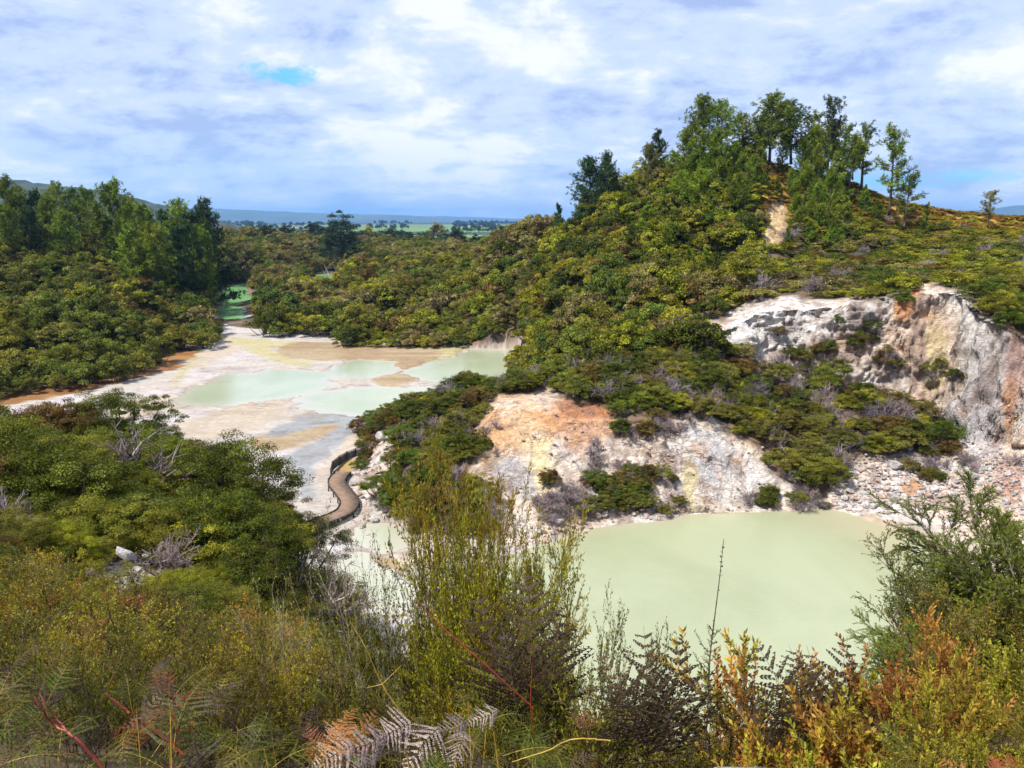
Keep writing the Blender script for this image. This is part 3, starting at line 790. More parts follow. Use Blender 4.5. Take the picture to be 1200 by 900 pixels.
build_terrain()
water_sheet('lake_water', -12, 42, 28, 66, water_mat('lake_milky_green', (.262, .285, .170), (.295, .318, .198), (.34, .31, .20)), -.02, .5, True)
water_sheet('pool_water', -75, 5, 40, 165, water_mat('pool_mint_green', (.29, .325, .21), (.33, .365, .25), (.38, .355, .29), ripple=.2), -.015, .6)
water_sheet('pond_water', -150, -40, 190, 410, water_mat('pond_bright_green', (.17, .42, .11), (.24, .46, .21), ripple=.2), -.05, 2.0)

# ------------------------------------------------------------------ distant hills
def hill_mesh(name, y0, depth, prof, mat, n=260, rows=14, rough=1.0, px0=-300, px1=1500):
    pxs = np.linspace(px0, px1, n); x = (pxs - 600) / F * y0 / 1.0
    h = np.array([max(0, CAM_Z + ((258.3 - np.interp(p, *zip(*prof))) / F) * y0 * 1.045) for p in pxs])
    h = h + rough * fbm2(pxs, pxs * 0, 7, 4) * np.clip(h / 10, 0, 1)
    V = []
    for r in range(rows):
        f = r / (rows - 1); s = math.sin(math.pi * f) ** .8 if 0 < f < 1 else 0
        yy = y0 + (f - .5) * depth
        V.append(np.stack([x, np.full(n, yy), h * s * (1 + .05 * fbm2(pxs, pxs * 0 + r * 9, 20, 3)) - 2], -1))
    V = np.concatenate(V)
    i = np.arange(rows - 1)[:, None] * n; j = np.arange(n - 1)[None, :]
    Fq = np.stack([i + j, i + j + 1, i + n + j + 1, i + n + j], -1).reshape(-1, 4)
    return tag(mk(name, mesh_from(name, V, Fq, [mat], smooth=True)), kind='structure')

M['hill_forest'] = simple_mat('hill_forest', (.010, .020, .012), (.03, .05, .025), .02, bump=.0)
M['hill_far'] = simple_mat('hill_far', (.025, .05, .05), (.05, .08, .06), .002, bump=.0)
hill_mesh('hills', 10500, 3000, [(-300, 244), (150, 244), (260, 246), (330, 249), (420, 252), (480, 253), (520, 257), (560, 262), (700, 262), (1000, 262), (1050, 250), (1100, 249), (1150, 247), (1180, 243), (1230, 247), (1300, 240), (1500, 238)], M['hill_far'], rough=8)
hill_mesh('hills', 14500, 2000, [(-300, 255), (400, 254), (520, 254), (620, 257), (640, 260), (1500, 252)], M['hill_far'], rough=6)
hill_mesh('hills', 1500, 500, [(-300, 205), (-60, 210), (0, 212), (60, 218), (110, 223), (160, 232), (200, 243), (240, 254), (280, 268), (1500, 280)], M['hill_forest'], n=700, rough=5)

#=====VEGETATION
SUNLIKE = None
PAL = ['olive', 'yellow', 'bronze', 'green', 'tan']
# far / mid bush shapes
far_shapes = [bush_geo(100 + i, R=2.0, H=[2.5, 2.0, 3.0][i % 3], nc=34, lp=150, leaf=.185, flat=.62, clr=.25, up=.45) for i in range(5)]
heath_shapes = [bush_geo(140 + i, R=2.0, H=1.25, nc=42, lp=62, leaf=.2, flat=.4, clr=.26) for i in range(3)]
mid_shapes = [bush_geo(120 + i, R=2.0, H=[2.2, 1.8, 2.5, 2.1][i], nc=85, lp=175, leaf=.105, flat=.5, clr=.2, wide=.42) for i in range(4)]
fine_shapes = [bush_geo(160 + i, R=2.0, H=[2.0, 1.6, 2.3, 1.8][i], nc=170, lp=260, leaf=.052, flat=.5, clr=.135, wide=.40, up=.45) for i in range(4)]
dead_shapes = [dead_geo(180 + i, R=1.3, H=1.2, w=.016) for i in range(3)]
ALLMESH = {}
def jm(kind, i, pal):
    key = (kind, i, pal)
    if key not in ALLMESH:
        if kind == 'dead':
            V, Fq, T = dead_shapes[i]; ALLMESH[key] = mesh_from('dead_twigs', V, Fq, [M['dead']], tint=T)
        else:
            lg, sg = {'far': far_shapes, 'heath': heath_shapes, 'mid': mid_shapes, 'fine': fine_shapes}[kind][i]
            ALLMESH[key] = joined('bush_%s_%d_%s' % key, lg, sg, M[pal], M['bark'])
    return ALLMESH[key]
def leafmesh(kind, i, pal):
    key = ('L', kind, i, pal)
    if key not in ALLMESH:
        lg, sg = {'far': far_shapes, 'heath': heath_shapes, 'mid': mid_shapes, 'fine': fine_shapes}[kind][i]
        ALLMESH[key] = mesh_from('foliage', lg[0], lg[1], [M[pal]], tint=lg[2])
    return ALLMESH[key]
def stemmesh(kind, i):
    key = ('S', kind, i)
    if key not in ALLMESH:
        lg, sg = {'far': far_shapes, 'heath': heath_shapes, 'mid': mid_shapes, 'fine': fine_shapes}[kind][i]
        ALLMESH[key] = mesh_from('stems', sg[0], sg[1], [M['bark']])
    return ALLMESH[key]

def in_poly(poly, x, y, margin=0):
    return sdist(poly, x, y) > -margin

def scatter_bushes():
    r = np.random.default_rng(21)
    out = []
    def grid(y0, y1, step, px0, px1):
        ys = []; y = y0
        xs_all = []; ys_all = []
        while y < y1:
            st = step(y) if callable(step) else step
            xa = (px0 - 600) / 864 * y; xb = (px1 - 600) / 864 * y
            n = max(1, int((xb - xa) / st))
            xx = xa + (np.arange(n) + r.random(n)) * (xb - xa) / n
            xs_all.append(xx); ys_all.append(y + (r.random(n) - .5) * st)
            y += st
        return np.concatenate(xs_all), np.concatenate(ys_all)
    def add(x, y, kind, pal_w, s0, s1, cond=None, deadp=0.0, zmul=1.0):
        z = height(x, y); px, py, d = project(x, y, z)
        ok = (z > (.19 if kind == 'far' else .3))
        nn = fbm2(px, py, 34.0, 4) * 16
        for P, a, b in ((ROCK_A, 50, 79), (ROCK_B, 45, 96)):
            ok &= ~((y > a) & (y < b) & (sdist(P, px, py) + nn > -2))
        ok &= ~((y > 125) & (y < 156) & (sdist(ROCK_C, px, py) > -2))
        ok &= ~((y < 90) & (sdist(ROCK_D, px, py) > 0))
        for P in PONDS: ok &= ~(sdist(P, x, y) > -2.5)
        for P in POOLS[:3]: ok &= ~(sdist(P, x, y) > -1.0)
        topz = z + s1 * zmul * 2.3; _, tpy, _ = project(x, y, topz)
        ok &= ~((px > 238) & (px < 306) & (tpy < 364) & (y < 300) & (y > 150))
        ok &= ~((px > 354) & (px < 410) & (tpy < 328) & (y < 345) & (y > 150))
        if cond is not None: ok &= cond(px, py, x, y, z)
        palw = np.array([pal_w.get(p, 0) for p in PAL], float); palw /= palw.sum()
        # spatially coherent palette choice
        coh = (fbm2(x, y, 16, 2) * .9 + r.random(len(x)) * .9 + .05) 
        coh = np.argsort(np.argsort(coh)) / max(1, len(x))
        cum = np.cumsum(palw)
        for i in np.nonzero(ok)[0]:
            pal = PAL[int(np.searchsorted(cum, min(coh[i], .9999)))]
            k = kind; 
            if r.random() < deadp: k = 'dead'
            ns = {'far': 5, 'heath': 3, 'mid': 4, 'fine': 4, 'dead': 3}[k]
            s = s0 * .8 + (s1 * 1.12 - s0 * .8) * r.random() ** 1.7
            out.append(dict(x=x[i], y=y[i], z=z[i], px=px[i], py=py[i], kind=k, si=int(r.integers(ns)), pal=pal if k != 'dead' else 'dead', s=s, sz=s * zmul * (.85 + .4 * r.random()), rz=r.random() * 6.28, d=d[i]))
    # left hill
    x, y = grid(100, 262, 2.9, -190, 262)
    add(x, y, 'far', dict(olive=5, bronze=1.6, green=1.6, yellow=.8, tan=.7), .9, 1.75, zmul=1.15)
    # mid basin
    x, y = grid(96, 170, 2.0, 400, 665)
    add(x, y, 'far', dict(olive=2.4, tan=1.6, green=1.2, bronze=1, yellow=3.0), .6, 1.2, cond=lambda px, py, x, y, z: ((z > .3) & (px > 548)) | ((y > 151) & (z > .22)))
    x, y = grid(166, 300, 3.3, 232, 640)
    add(x, y, 'far', dict(olive=2.4, tan=2.6, green=1.2, bronze=1, yellow=2.0), .9, 2.1, zmul=1.2)
    x, y = grid(300, 640, lambda y: 3.2 + (y - 300) / 90, 150, 640)
    add(x, y, 'far', dict(tan=2, olive=3, bronze=1, green=1), 1.5, 2.6)
    # hillside right
    x, y = grid(84, 168, 2.3, 606, 870)
    add(x, y, 'far', dict(yellow=4, olive=2.6, green=1.8, tan=1.1, bronze=.8), .65, 1.55, zmul=1.2, cond=lambda px, py, x, y, z: ~((px < 650) & (y < 93)))
    x, y = grid(128, 175, 2.3, 640, 1000)
    add(x, y, 'far', dict(yellow=5, green=1, tan=1, olive=1), .6, 1.1, cond=lambda px, py, x, y, z: (px < 885) | (py > 262))
    # plateau heath
    x, y = grid(87, 150, 1.75, 815, 1330)
    add(x, y, 'heath', dict(yellow=4.5, olive=2.4, green=1.6, tan=1.3, bronze=.5), .5, 1.0, deadp=.05,
        cond=lambda px, py, x, y, z: ~((px > 880) & (py < 262 + (px - 1000).clip(0, 200) * .05)) & (z > 13.5))
    # cliff-top hanging bushes
    x, y = grid(74, 96, 1.7, 1128, 1330)
    add(x, y, 'mid', dict(yellow=2, olive=3, green=2), .6, 1.2, cond=lambda px, py, x, y, z: (z > 14.2))
    # slope between the cliffs
    x, y = grid(63, 90, 1.25, 600, 1150)
    add(x, y, 'mid', dict(olive=3.6, green=2.4, bronze=2.6, yellow=1), .42, .95, deadp=.34, cond=lambda px, py, x, y, z: (z < 12.5))
    # ribbon just above low cliff
    x, y = grid(72, 86, 1.4, 590, 880)
    add(x, y, 'mid', dict(olive=3, green=2.5, yellow=1.6, bronze=1.2), .4, .8, deadp=.2)
    # promontory
    x, y = grid(55, 97, 1.2, 422, 628)
    add(x, y, 'mid', dict(olive=3.6, green=2.6, bronze=2.6, yellow=.6), .4, .85, deadp=.2, cond=lambda px, py, x, y, z: z > .25)
    # near left ridge
    x, y = grid(22, 52, 1.6, -190, 400)
    add(x, y, 'fine', dict(olive=4.5, green=3.0, bronze=1.6, yellow=.4, tan=.3), .6, 1.35, deadp=.04,
        cond=lambda px, py, x, y, z: (z > 1.2) & ~((py > 615) & (py < 668) & (np.abs(px - 168) < 22)) & ~((py > 655) & (py < 720) & (np.abs(px - 140) < 42)))
    # near slopes
    x, y = grid(9, 22, .95, -150, 420)
    add(x, y, 'fine', dict(olive=2.6, yellow=1.8, bronze=2.6, green=1.0), .26, .50, deadp=.05,
        cond=lambda px, py, x, y, z: ~((np.abs(px - 145) < 44) & (np.abs(py - 700) < 45)))
    x, y = grid(11, 30, 1.3, 420, 1300)
    add(x, y, 'fine', dict(olive=3, yellow=1, bronze=2, green=1.4), .30, .5, cond=lambda px, py, x, y, z: (px > 1080) | (px < 520))
    # low bushes round the base of the outcrop cluster on the low cliff
    for (qx, qy, n, sx, sy, dp) in ((715, 582, 48, 52, 20, .30), (660, 600, 20, 34, 12, .95), (755, 575, 14, 26, 16, .1), (745, 512, 9, 14, 8, .2), (785, 505, 12, 22, 9, .9), (575, 520, 4, 8, 14, .5),
                                (1010, 402, 9, 16, 10, .3), (985, 380, 4, 10, 6, .3), (910, 395, 3, 10, 6, .3), (960, 415, 7, 22, 9, .5), (1045, 432, 6, 16, 8, .5), (935, 425, 8, 24, 8, .3), (1060, 360, 3, 8, 8, .4), (1100, 445, 4, 12, 8, .6), (700, 545, 5, 14, 10, 1.0), (865, 500, 6, 22, 10, .8), (1110, 545, 16, 45, 12, .9), (1090, 560, 5, 10, 6, .0), (1060, 520, 10, 40, 12, .6), (900, 590, 8, 20, 8, .3), (940, 590, 10, 20, 10, .6)):
        for i in range(n):
            ax, ay = qx + r.normal() * sx * .6, qy + r.normal() * sy * .6
            for Yt in np.arange(56, 96, .4):
                p = at(ax, ay, Yt)
                if height([p[0]], [p[1]])[0] >= p[2]:
                    break
            else: continue
            k = 'dead' if r.random() < dp else 'mid'
            s = .3 + .3 * r.random()
            out.append(dict(x=p[0], y=p[1], z=height([p[0]], [p[1]])[0], px=ax, py=ay, kind=k, si=int(r.integers(3)), pal='dead' if k == 'dead' else ['olive', 'bronze', 'green'][int(r.integers(3))], s=s, sz=s, rz=r.random() * 6.28, d=Yt))
    return out

BUSH = scatter_bushes()
print('bushes', len(BUSH))

LANDMARKS = [((418, 545), 'the boardwalk fence'), ((404, 585), 'the bend of the boardwalk'), ((372, 612), 'the near boardwalk end'), ((270, 352), 'the narrow green channel'), ((382, 326), 'the small bright green pond'),
    ((660, 500), 'the orange scree face'), ((740, 590), 'the water edge bushes'), ((850, 560), 'the white low cliff'), ((905, 390), 'the white upper cliff face'), ((1000, 395), 'the red streaked cliff'),
    ((1090, 400), 'the tan cliff buttress'), ((1150, 470), 'the grey fluted cliff'), ((1030, 575), 'the rubble above the beach'), ((1160, 350), 'the right cliff top'), ((545, 430), 'the tip of the promontory'),
    ((448, 512), 'the white fence boulder'), ((170, 622), 'the upper white outcrop'), ((150, 675), 'the lower white outcrop'), ((15, 590), 'the grey dead tree'), ((100, 490), 'the crest of the near ridge'),
    ((300, 530), 'the shoulder of the near ridge'), ((350, 600), 'the foot of the near ridge'), ((60, 460), 'the orange stream'), ((225, 405), 'the mud flat head'), ((230, 560), 'the dark ridge hollow'),
    ((60, 640), 'the bright green patch'), ((260, 690), 'the golden thicket'), ((60, 760), 'the fern bank'), ((905, 265), 'the scar under the pines'), ((1160, 250), 'the small lone pine'),
    ((1050, 200), 'the tall lone pine'), ((700, 200), 'the dark skyline pines'), ((400, 275), 'the big dark cypress'), ((600, 560), 'the yellow scree'), ((480, 520), 'the promontory flank'), ((960, 480), 'the shrubby gully'), ((930, 530), 'the shrubby gully foot'), ((830, 430), 'the brown mid slope')]
DIRS = ['right of', 'below and right of', 'below', 'below and left of', 'left of', 'above and left of', 'above', 'above and right of']
TONE = dict(olive='olive green', yellow='yellow green', bronze='bronze brown', green='deep green', tan='tan flowering', dead='grey leafless')
used_labels = {}
def bush_label(b, noun):
    best = sorted(LANDMARKS, key=lambda L: (L[0][0] - b['px']) ** 2 + (L[0][1] - b['py']) ** 2)[:3]
    size = 'small' if b['s'] / b['d'] < .0075 else 'medium' if b['s'] / b['d'] < .013 else 'large'
    cands = []
    for L in best:
        dx, dy = b['px'] - L[0][0], b['py'] - L[0][1]; dd = math.hypot(dx, dy)
        k = DIRS[int(round(math.atan2(dy, dx) / (math.pi / 4))) % 8]
        pre = 'close ' if dd < 22 else '' if dd < 55 else 'well '
        cands.append(f"{size} {TONE[b['pal']]} {noun} {pre}{k} {L[1]}")
    for c in cands:
        if c not in used_labels: break
    else: c = cands[0]
    used_labels[c] = used_labels.get(c, 0) + 1
    return c

for b in BUSH: b['vis'] = b['s'] / b['d']
def inframe(b): return -10 < b['px'] < 1210 and 200 < b['py'] < 960
shr = sorted([b for b in BUSH if b['kind'] != 'dead'], key=lambda b: -(b['vis'] if inframe(b) else -1))
dead = sorted([b for b in BUSH if b['kind'] == 'dead'], key=lambda b: -(b['vis'] if inframe(b) else -1))
things = shr[:290]; rest = shr[290:]
for b in things:
    lab = bush_label(b, 'manuka bush')
    loc = (b['x'], b['y'], b['z'] - .1)
    if b['kind'] == 'fine':
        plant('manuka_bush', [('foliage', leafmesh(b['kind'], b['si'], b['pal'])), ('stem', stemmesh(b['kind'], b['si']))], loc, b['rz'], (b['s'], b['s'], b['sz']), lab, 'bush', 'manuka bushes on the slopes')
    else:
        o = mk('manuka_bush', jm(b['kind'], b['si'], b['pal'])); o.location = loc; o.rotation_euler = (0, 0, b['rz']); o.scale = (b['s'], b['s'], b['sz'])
        tag(o, lab, 'bush', 'manuka bushes on the slopes')
dthings = dead[:140]; drest = dead[140:]
for b in dthings:
    o = mk('dead_bush', jm('dead', b['si'], 'dead')); o.location = (b['x'], b['y'], b['z'] - .05); o.rotation_euler = (0, 0, b['rz']); o.scale = (b['s'] * 1.5, b['s'] * 1.5, b['sz'] * 1.5)
    tag(o, bush_label(b, 'dead bush'), 'dead bush', 'grey dead bushes among the green')

def stuff_instances(name, items, zoff=-.1, dmul=1.0):
    """one object whose geometry nodes scatter the prototype meshes"""
    keys = sorted({(b['kind'], b['si'], b['pal']) for b in items})
    pc = bpy.data.collections.new(name + '_kinds')
    idx = {}
    for i, k in enumerate(keys):
        o = bpy.data.objects.new('k%03d_%s' % (i, name), jm(*k)); pc.objects.link(o); idx[k] = i
    P = np.array([(b['x'], b['y'], b['z'] + zoff) for b in items], np.float32)
    me = bpy.data.meshes.new(name); me.vertices.add(len(P)); me.vertices.foreach_set('co', P.ravel())
    a = me.attributes.new('idx', 'INT', 'POINT'); a.data.foreach_set('value', np.array([idx[(b['kind'], b['si'], b['pal'])] for b in items], np.int32))
    a = me.attributes.new('rot', 'FLOAT_VECTOR', 'POINT'); a.data.foreach_set('vector', np.array([(0, 0, b['rz']) for b in items], np.float32).ravel())
    a = me.attributes.new('scl', 'FLOAT_VECTOR', 'POINT'); a.data.foreach_set('vector', np.array([(b['s'] * dmul, b['s'] * dmul, b['sz'] * dmul) for b in items], np.float32).ravel())
    me.update()
    o = mk(name, me)
    ng = bpy.data.node_groups.new(name, 'GeometryNodeTree')
    ng.interface.new_socket('Geometry', in_out='INPUT', socket_type='NodeSocketGeometry')
    ng.interface.new_socket('Geometry', in_out='OUTPUT', socket_type='NodeSocketGeometry')
    N = ng.nodes; gi = N.new('NodeGroupInput'); go = N.new('NodeGroupOutput')
    ci = N.new('GeometryNodeCollectionInfo'); ci.inputs['Collection'].default_value = pc
    ci.inputs['Separate Children'].default_value = True; ci.inputs['Reset Children'].default_value = True
    ip = N.new('GeometryNodeInstanceOnPoints'); ip.inputs['Pick Instance'].default_value = True
    def na(nm, t):
        n = N.new('GeometryNodeInputNamedAttribute'); n.data_type = t; n.inputs[0].default_value = nm
        return n.outputs[0]
    L = ng.links
    L.new(gi.outputs[0], ip.inputs['Points']); L.new(ci.outputs[0], ip.inputs['Instance'])
    L.new(na('idx', 'INT'), ip.inputs['Instance Index']); L.new(na('rot', 'FLOAT_VECTOR'), ip.inputs['Rotation']); L.new(na('scl', 'FLOAT_VECTOR'), ip.inputs['Scale'])
    L.new(ip.outputs[0], go.inputs[0])
    md = o.modifiers.new('scatter', 'NODES'); md.node_group = ng
    return tag(o, kind='stuff')

stuff_instances('bush_cover', rest)
if drest: stuff_instances('dead_twig_cover', drest, dmul=1.5)
#=====END VEG
#=====PART2
def hit(px, py, y0=20, y1=300, st=.25):
    d = ray(px, py); Yt = np.arange(y0, y1, st)
    x = d[0] / d[1] * Yt; z = CAM_Z + d[2] / d[1] * Yt
    h = height(x, Yt); k = np.nonzero(h >= z)[0]
    if len(k) == 0: return None
    i = k[0]; return np.array([x[i], Yt[i], h[i]])

# ---------------- pines
pine_p = {
    'round': [pine_geo(300 + i, H=14, base=.30, R=3.6, nb=70, tufts=12, nn=16, shape='round', lean=[.3, -.4, .1][i]) for i in range(3)],
    'cone': [pine_geo(310 + i, H=9, base=.04, R=2.7, nb=74, tufts=11, nn=15, shape='cone', needle=.42) for i in range(3)],
    'open': [pine_geo(320 + i, H=14, base=.36, R=3.1, nb=46, tufts=12, nn=15, shape='open', lean=[.5, -.3, .2][i]) for i in range(3)],
    'full': [pine_geo(330 + i, H=14, base=.10, R=3.9, nb=100, tufts=14, nn=17, shape='round', lean=[.2, -.2][i]) for i in range(2)],
}
HP = dict(round=14, cone=9, open=14, full=14)
pmesh = {}
def pine_parts(kind, i, mat):
    k = (kind, i, mat)
    if k not in pmesh:
        lg, sg = pine_p[kind][i]
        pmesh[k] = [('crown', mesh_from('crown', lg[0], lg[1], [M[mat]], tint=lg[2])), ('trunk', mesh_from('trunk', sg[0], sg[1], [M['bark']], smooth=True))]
    return pmesh[k]
rp = random.Random(5)
def pine(px, top, Y, kind, mat, label, group, width=1.0, name='pine_tree', tilt=0.0):
    p = at(px, top, Y); g0 = hz(p[0], Y); Ht = p[2] - g0
    s = Ht / HP[kind] * .97
    i = rp.randrange(len(pine_p[kind]))
    return plant(name, pine_parts(kind, i, mat), (p[0], Y, g0 - .2), rp.random() * 6.28, (s * width, s * width, s), label, 'pine tree', group, tilt=(0, tilt))

GL = 'pines along the left ridge'
for (px, top, Y, kind, mat, wd, lab) in (
    (-40, 200, 205, 'full', 'pine', 1, 'pine cut by the left frame edge'), (4, 207, 200, 'full', 'pine', 1, 'tall bushy pine at the far left end of the ridge'), (22, 219, 212, 'round', 'pine', 1, 'pine just right of the leftmost ridge pine'),
    (38, 222, 205, 'full', 'pinedark', .9, 'dark pine behind the leftmost ridge pines'), (66, 213, 205, 'round', 'pine', 1, 'round topped pine rising above its neighbours left of the tallest ridge pine'), (52, 230, 195, 'full', 'pine', 1.1, 'wide low pine below the round topped ridge pine'),
    (84, 221, 212, 'round', 'pinedark', .9, 'dark pine with a pointed top between two lighter ridge pines'), (99, 220, 208, 'full', 'pine', .9, 'light green pine just left of the tallest ridge pine'), (129, 212, 190, 'full', 'pine', .85, 'tallest pine of the left ridge with a bare lower trunk'),
    (114, 236, 186, 'cone', 'pine', 1, 'young cone shaped pine at the left foot of the tallest ridge pine'), (150, 232, 205, 'full', 'pine', .9, 'sloping shouldered pine right of the tallest ridge pine'), (168, 240, 200, 'full', 'pine', 1, 'second pine right of the tallest ridge pine'),
    (186, 246, 208, 'round', 'pinedark', 1, 'dark pine in the dip of the left ridge'), (206, 234, 210, 'round', 'pine', 1, 'pine with a forked crown left of the black spruce'), (226, 246, 204, 'full', 'pinedark', .8, 'dark full pine below the forked pine'),
    (240, 262, 214, 'full', 'pinedark', .45, 'last dark pine at the right end of the left ridge'), (178, 262, 182, 'full', 'pine', 1.05, 'broad pale green pine below the dip of the left ridge'), (75, 246, 182, 'full', 'pine', 1, 'pine in the second row below the round topped pine'),
    (30, 243, 180, 'full', 'pinedark', 1, 'dark green pine in the second row near the frame edge'), (214, 262, 188, 'full', 'pinedark', 1, 'very dark pine mass below the black spruce'), (232, 266, 190, 'full', 'pine', .7, 'green pine at the right end of the second row'),
    (148, 262, 178, 'cone', 'pine', 1.1, 'young pine standing in the bush under the ridge pines'), (228, 288, 190, 'cone', 'pine', .7, 'small cone shaped pine above the green channel'), (5, 240, 176, 'full', 'pine', 1, 'second row pine touching the left frame edge')):
    pine(px, top, Y, kind, mat, lab, GL, wd)
pine(238, 231, 228, 'cone', 'pinedark', 'black spruce with a blunt top standing clear on the left skyline', GL, .95)
GR = 'pines on the hill to the right'
for (px, top, Y, kind, mat, wd, lab) in (
    (827, 112, 150, 'full', 'pine', .72, 'tall dense pine at the left of the hilltop stand'), (850, 116, 152, 'round', 'pine', .85, 'pine right beside the tall dense one on the hilltop'), (806, 150, 149, 'full', 'pine', .7, 'pine at the left shoulder of the hilltop stand'),
    (872, 132, 153, 'round', 'pine', .9, 'shorter pine in the gap of the hilltop stand'), (908, 109, 150, 'round', 'pine', 1.0, 'pine with a thick bare black trunk in the middle of the hilltop'), (932, 118, 153, 'round', 'pinedark', 1, 'dark pine behind the one with the thick trunk'),
    (948, 132, 154, 'open', 'pine', 1.1, 'open crowned pine right of the thick trunk'), (978, 113, 151, 'open', 'pinedark', .95, 'dark spiky conifer topping the right part of the stand'), (966, 148, 149, 'open', 'pine', 1.1, 'pine leaning under the spiky conifer'),
    (992, 146, 150, 'open', 'pine', 1.1, 'slender pine right of the spiky conifer'), (1016, 146, 149, 'open', 'pine', 1.25, 'last slender pine at the right edge of the stand'), (1004, 160, 152, 'open', 'pine', .9, 'thin pine between the last two slender pines'),
    (1051, 149, 144, 'open', 'pine', .95, 'tall lone thin pine in the gap right of the stand'), (1067, 202, 141, 'open', 'pine', 1.35, 'leaning bushy pine beside the tall lone pine'), (1088, 236, 140, 'cone', 'pine', .6, 'small sapling right of the leaning pine'),
    (1162, 223, 140, 'open', 'near_lime', 1.2, 'small pale green tree alone on the right skyline'), (772, 150, 154, 'cone', 'pinedark', .7, 'pointed dark pine left of the hilltop stand'), (762, 168, 152, 'full', 'bronze', .6, 'brown leaved tree under the pointed dark pine'),
    (713, 178, 158, 'full', 'pinedark', .62, 'right hand dark pine of the pair on the left skyline of the hill'), (694, 184, 160, 'full', 'pinedark', .85, 'wider dark pine of the pair on the left skyline of the hill'), (654, 237, 178, 'cone', 'pinedark', .7, 'little dark pine low on the hill skyline'),
    (822, 196, 139, 'full', 'pine', .8, 'bushy pine below the tall dense hilltop pine'), (846, 184, 140, 'full', 'pine', .75, 'bushy light pine in the centre of the lower rank'), (866, 204, 137, 'full', 'pine', .8, 'bushy pine in the lower rank left of the bare scar'),
    (884, 182, 143, 'full', 'pine', .65, 'narrow pine above and left of the bare scar'), (797, 200, 142, 'full', 'pine', .8, 'pine at the left of the lower rank'), (780, 214, 143, 'cone', 'pine', .9, 'young pine left of the lower rank'),
    (815, 238, 133, 'cone', 'pine', .9, 'young pine in the bush below the lower rank'), (850, 244, 132, 'cone', 'pine', .9, 'young pine below the centre of the lower rank'), (945, 190, 140, 'full', 'pine', .62, 'green pine right of the bare scar'),
    (962, 214, 136, 'full', 'pine', .75, 'light green bushy pine low on the slope under the spiky conifer'), (977, 196, 141, 'full', 'pine', .6, 'pine in the right part of the lower rank'), (992, 228, 137, 'cone', 'pine', 1, 'young pine at the right end of the lower rank'),
    (934, 226, 134, 'full', 'pine', .7, 'dark based pine overlapping the bare scar'), (950, 256, 129, 'cone', 'pine', .9, 'young pine lowest on the slope right of the scar'), (1008, 245, 139, 'cone', 'pine', .7, 'small pine where the orange bracken begins'),
    (760, 236, 134, 'cone', 'pine', 1.0, 'young pine far left on the lower slope'), (782, 262, 126, 'cone', 'pine', .9, 'small young pine in the bush left of the scar slope'), (802, 262, 129, 'cone', 'pine', 1.0, 'young pine in the middle of the lower slope'), (832, 268, 126, 'cone', 'pine', 1.0, 'young pine at the foot of the lower slope'),
    (872, 256, 128, 'cone', 'pine', .9, 'young pine close left of the bare scar foot'), (925, 262, 127, 'cone', 'pine', .8, 'young pine close right of the bare scar foot'), (978, 258, 128, 'cone', 'pine', 1.0, 'young bushy pine where the heath meets the slope'), (945, 290, 122, 'cone', 'pine', 1.0, 'lowest young pine rooted in the heath'), (740, 262, 128, 'cone', 'green', .9, 'deep green young tree left on the lower slope'),
    (890, 150, 154, 'round', 'pine', .9, 'pine filling the gap left of the thick trunk'), (920, 150, 150, 'full', 'pine', .5, 'narrow full pine just right of the thick trunk'), (838, 150, 146, 'full', 'pine', .7, 'full pine in front of the tall dense one'), (862, 165, 146, 'full', 'pine', .7, 'full pine in front of the shorter hilltop pine'), (960, 170, 146, 'full', 'pine', .55, 'narrow green pine in front of the leaning one'), (984, 176, 146, 'cone', 'pine', .8, 'small pine in front of the slender ones'),
    (975, 140, 153, 'round', 'pine', .9, 'pine behind the spiky conifer'), (1000, 158, 148, 'round', 'pine', .8, 'rounded pine filling the right part of the stand'), (955, 150, 150, 'full', 'pine', .6, 'full green pine left of the spiky conifer'), (898, 128, 154, 'round', 'pinedark', .8, 'dark pine half behind the thick trunk'),
    (893, 168, 148, 'full', 'pine', .5, 'slender full pine directly left of the thick trunk foot'), (912, 205, 143, 'cone', 'pine', .8, 'young pine at the foot of the thick trunk'), (928, 196, 145, 'full', 'pine', .45, 'slender pine between thick trunk and lower rank'), (943, 160, 149, 'full', 'pine', .5, 'slender pine under the open crowned one'), (1030, 232, 143, 'cone', 'pine', .9, 'young pine on the orange slope right of the stand'), (1015, 215, 146, 'cone', 'pine', .8, 'young pine beneath the last slender pine'),
    (790, 176, 150, 'round', 'pine', .8, 'pine between the pointed dark pine and the stand'), (740, 205, 152, 'cone', 'pine', .8, 'small green pine on the slope left of the stand')):
    pine(px, top, Y, kind, mat, lab, GR, wd * {'round': 1.4, 'open': 1.05, 'full': 1.35, 'cone': 1.25}[kind])

# ---------------- broad trees of the basin and plain
def crown_tree_geo(seed, H=12, R=5, nc=70, lp=90, leaf=.45, trunk=.3):
    lg, sg = bush_geo(seed, R=R, H=H * .78, nc=nc, lp=lp, leaf=leaf, flat=.6, clr=.26)
    V, Fq, T = lg; V = V + np.array([0, 0, H * .2])
    r = np.random.default_rng(seed)
    paths = [(np.stack([np.sin(np.linspace(0, 2, 7)) * .1 * R, np.zeros(7), np.linspace(-.5, H * .7, 7)], -1), np.linspace(.035 * H, .008 * H, 7))]
    for i in range(9):
        a = r.random() * 6.28; h = H * (.2 + .4 * r.random())
        tx = math.sin((h + .5) / (H * .7 + .5) * 2) * .1 * R; paths.append((np.array([[tx, 0, h], [math.cos(a) * R * .35, math.sin(a) * R * .35, h + H * .14], [math.cos(a) * R * .7, math.sin(a) * R * .7, h + H * .22]]), np.array([.012, .008, .003]) * H))
    return (V, Fq, T), tubes(paths, 5)
ct = [crown_tree_geo(400 + i, H=[12, 12, 12][i], R=[4.2, 5.2, 3.4][i]) for i in range(3)]
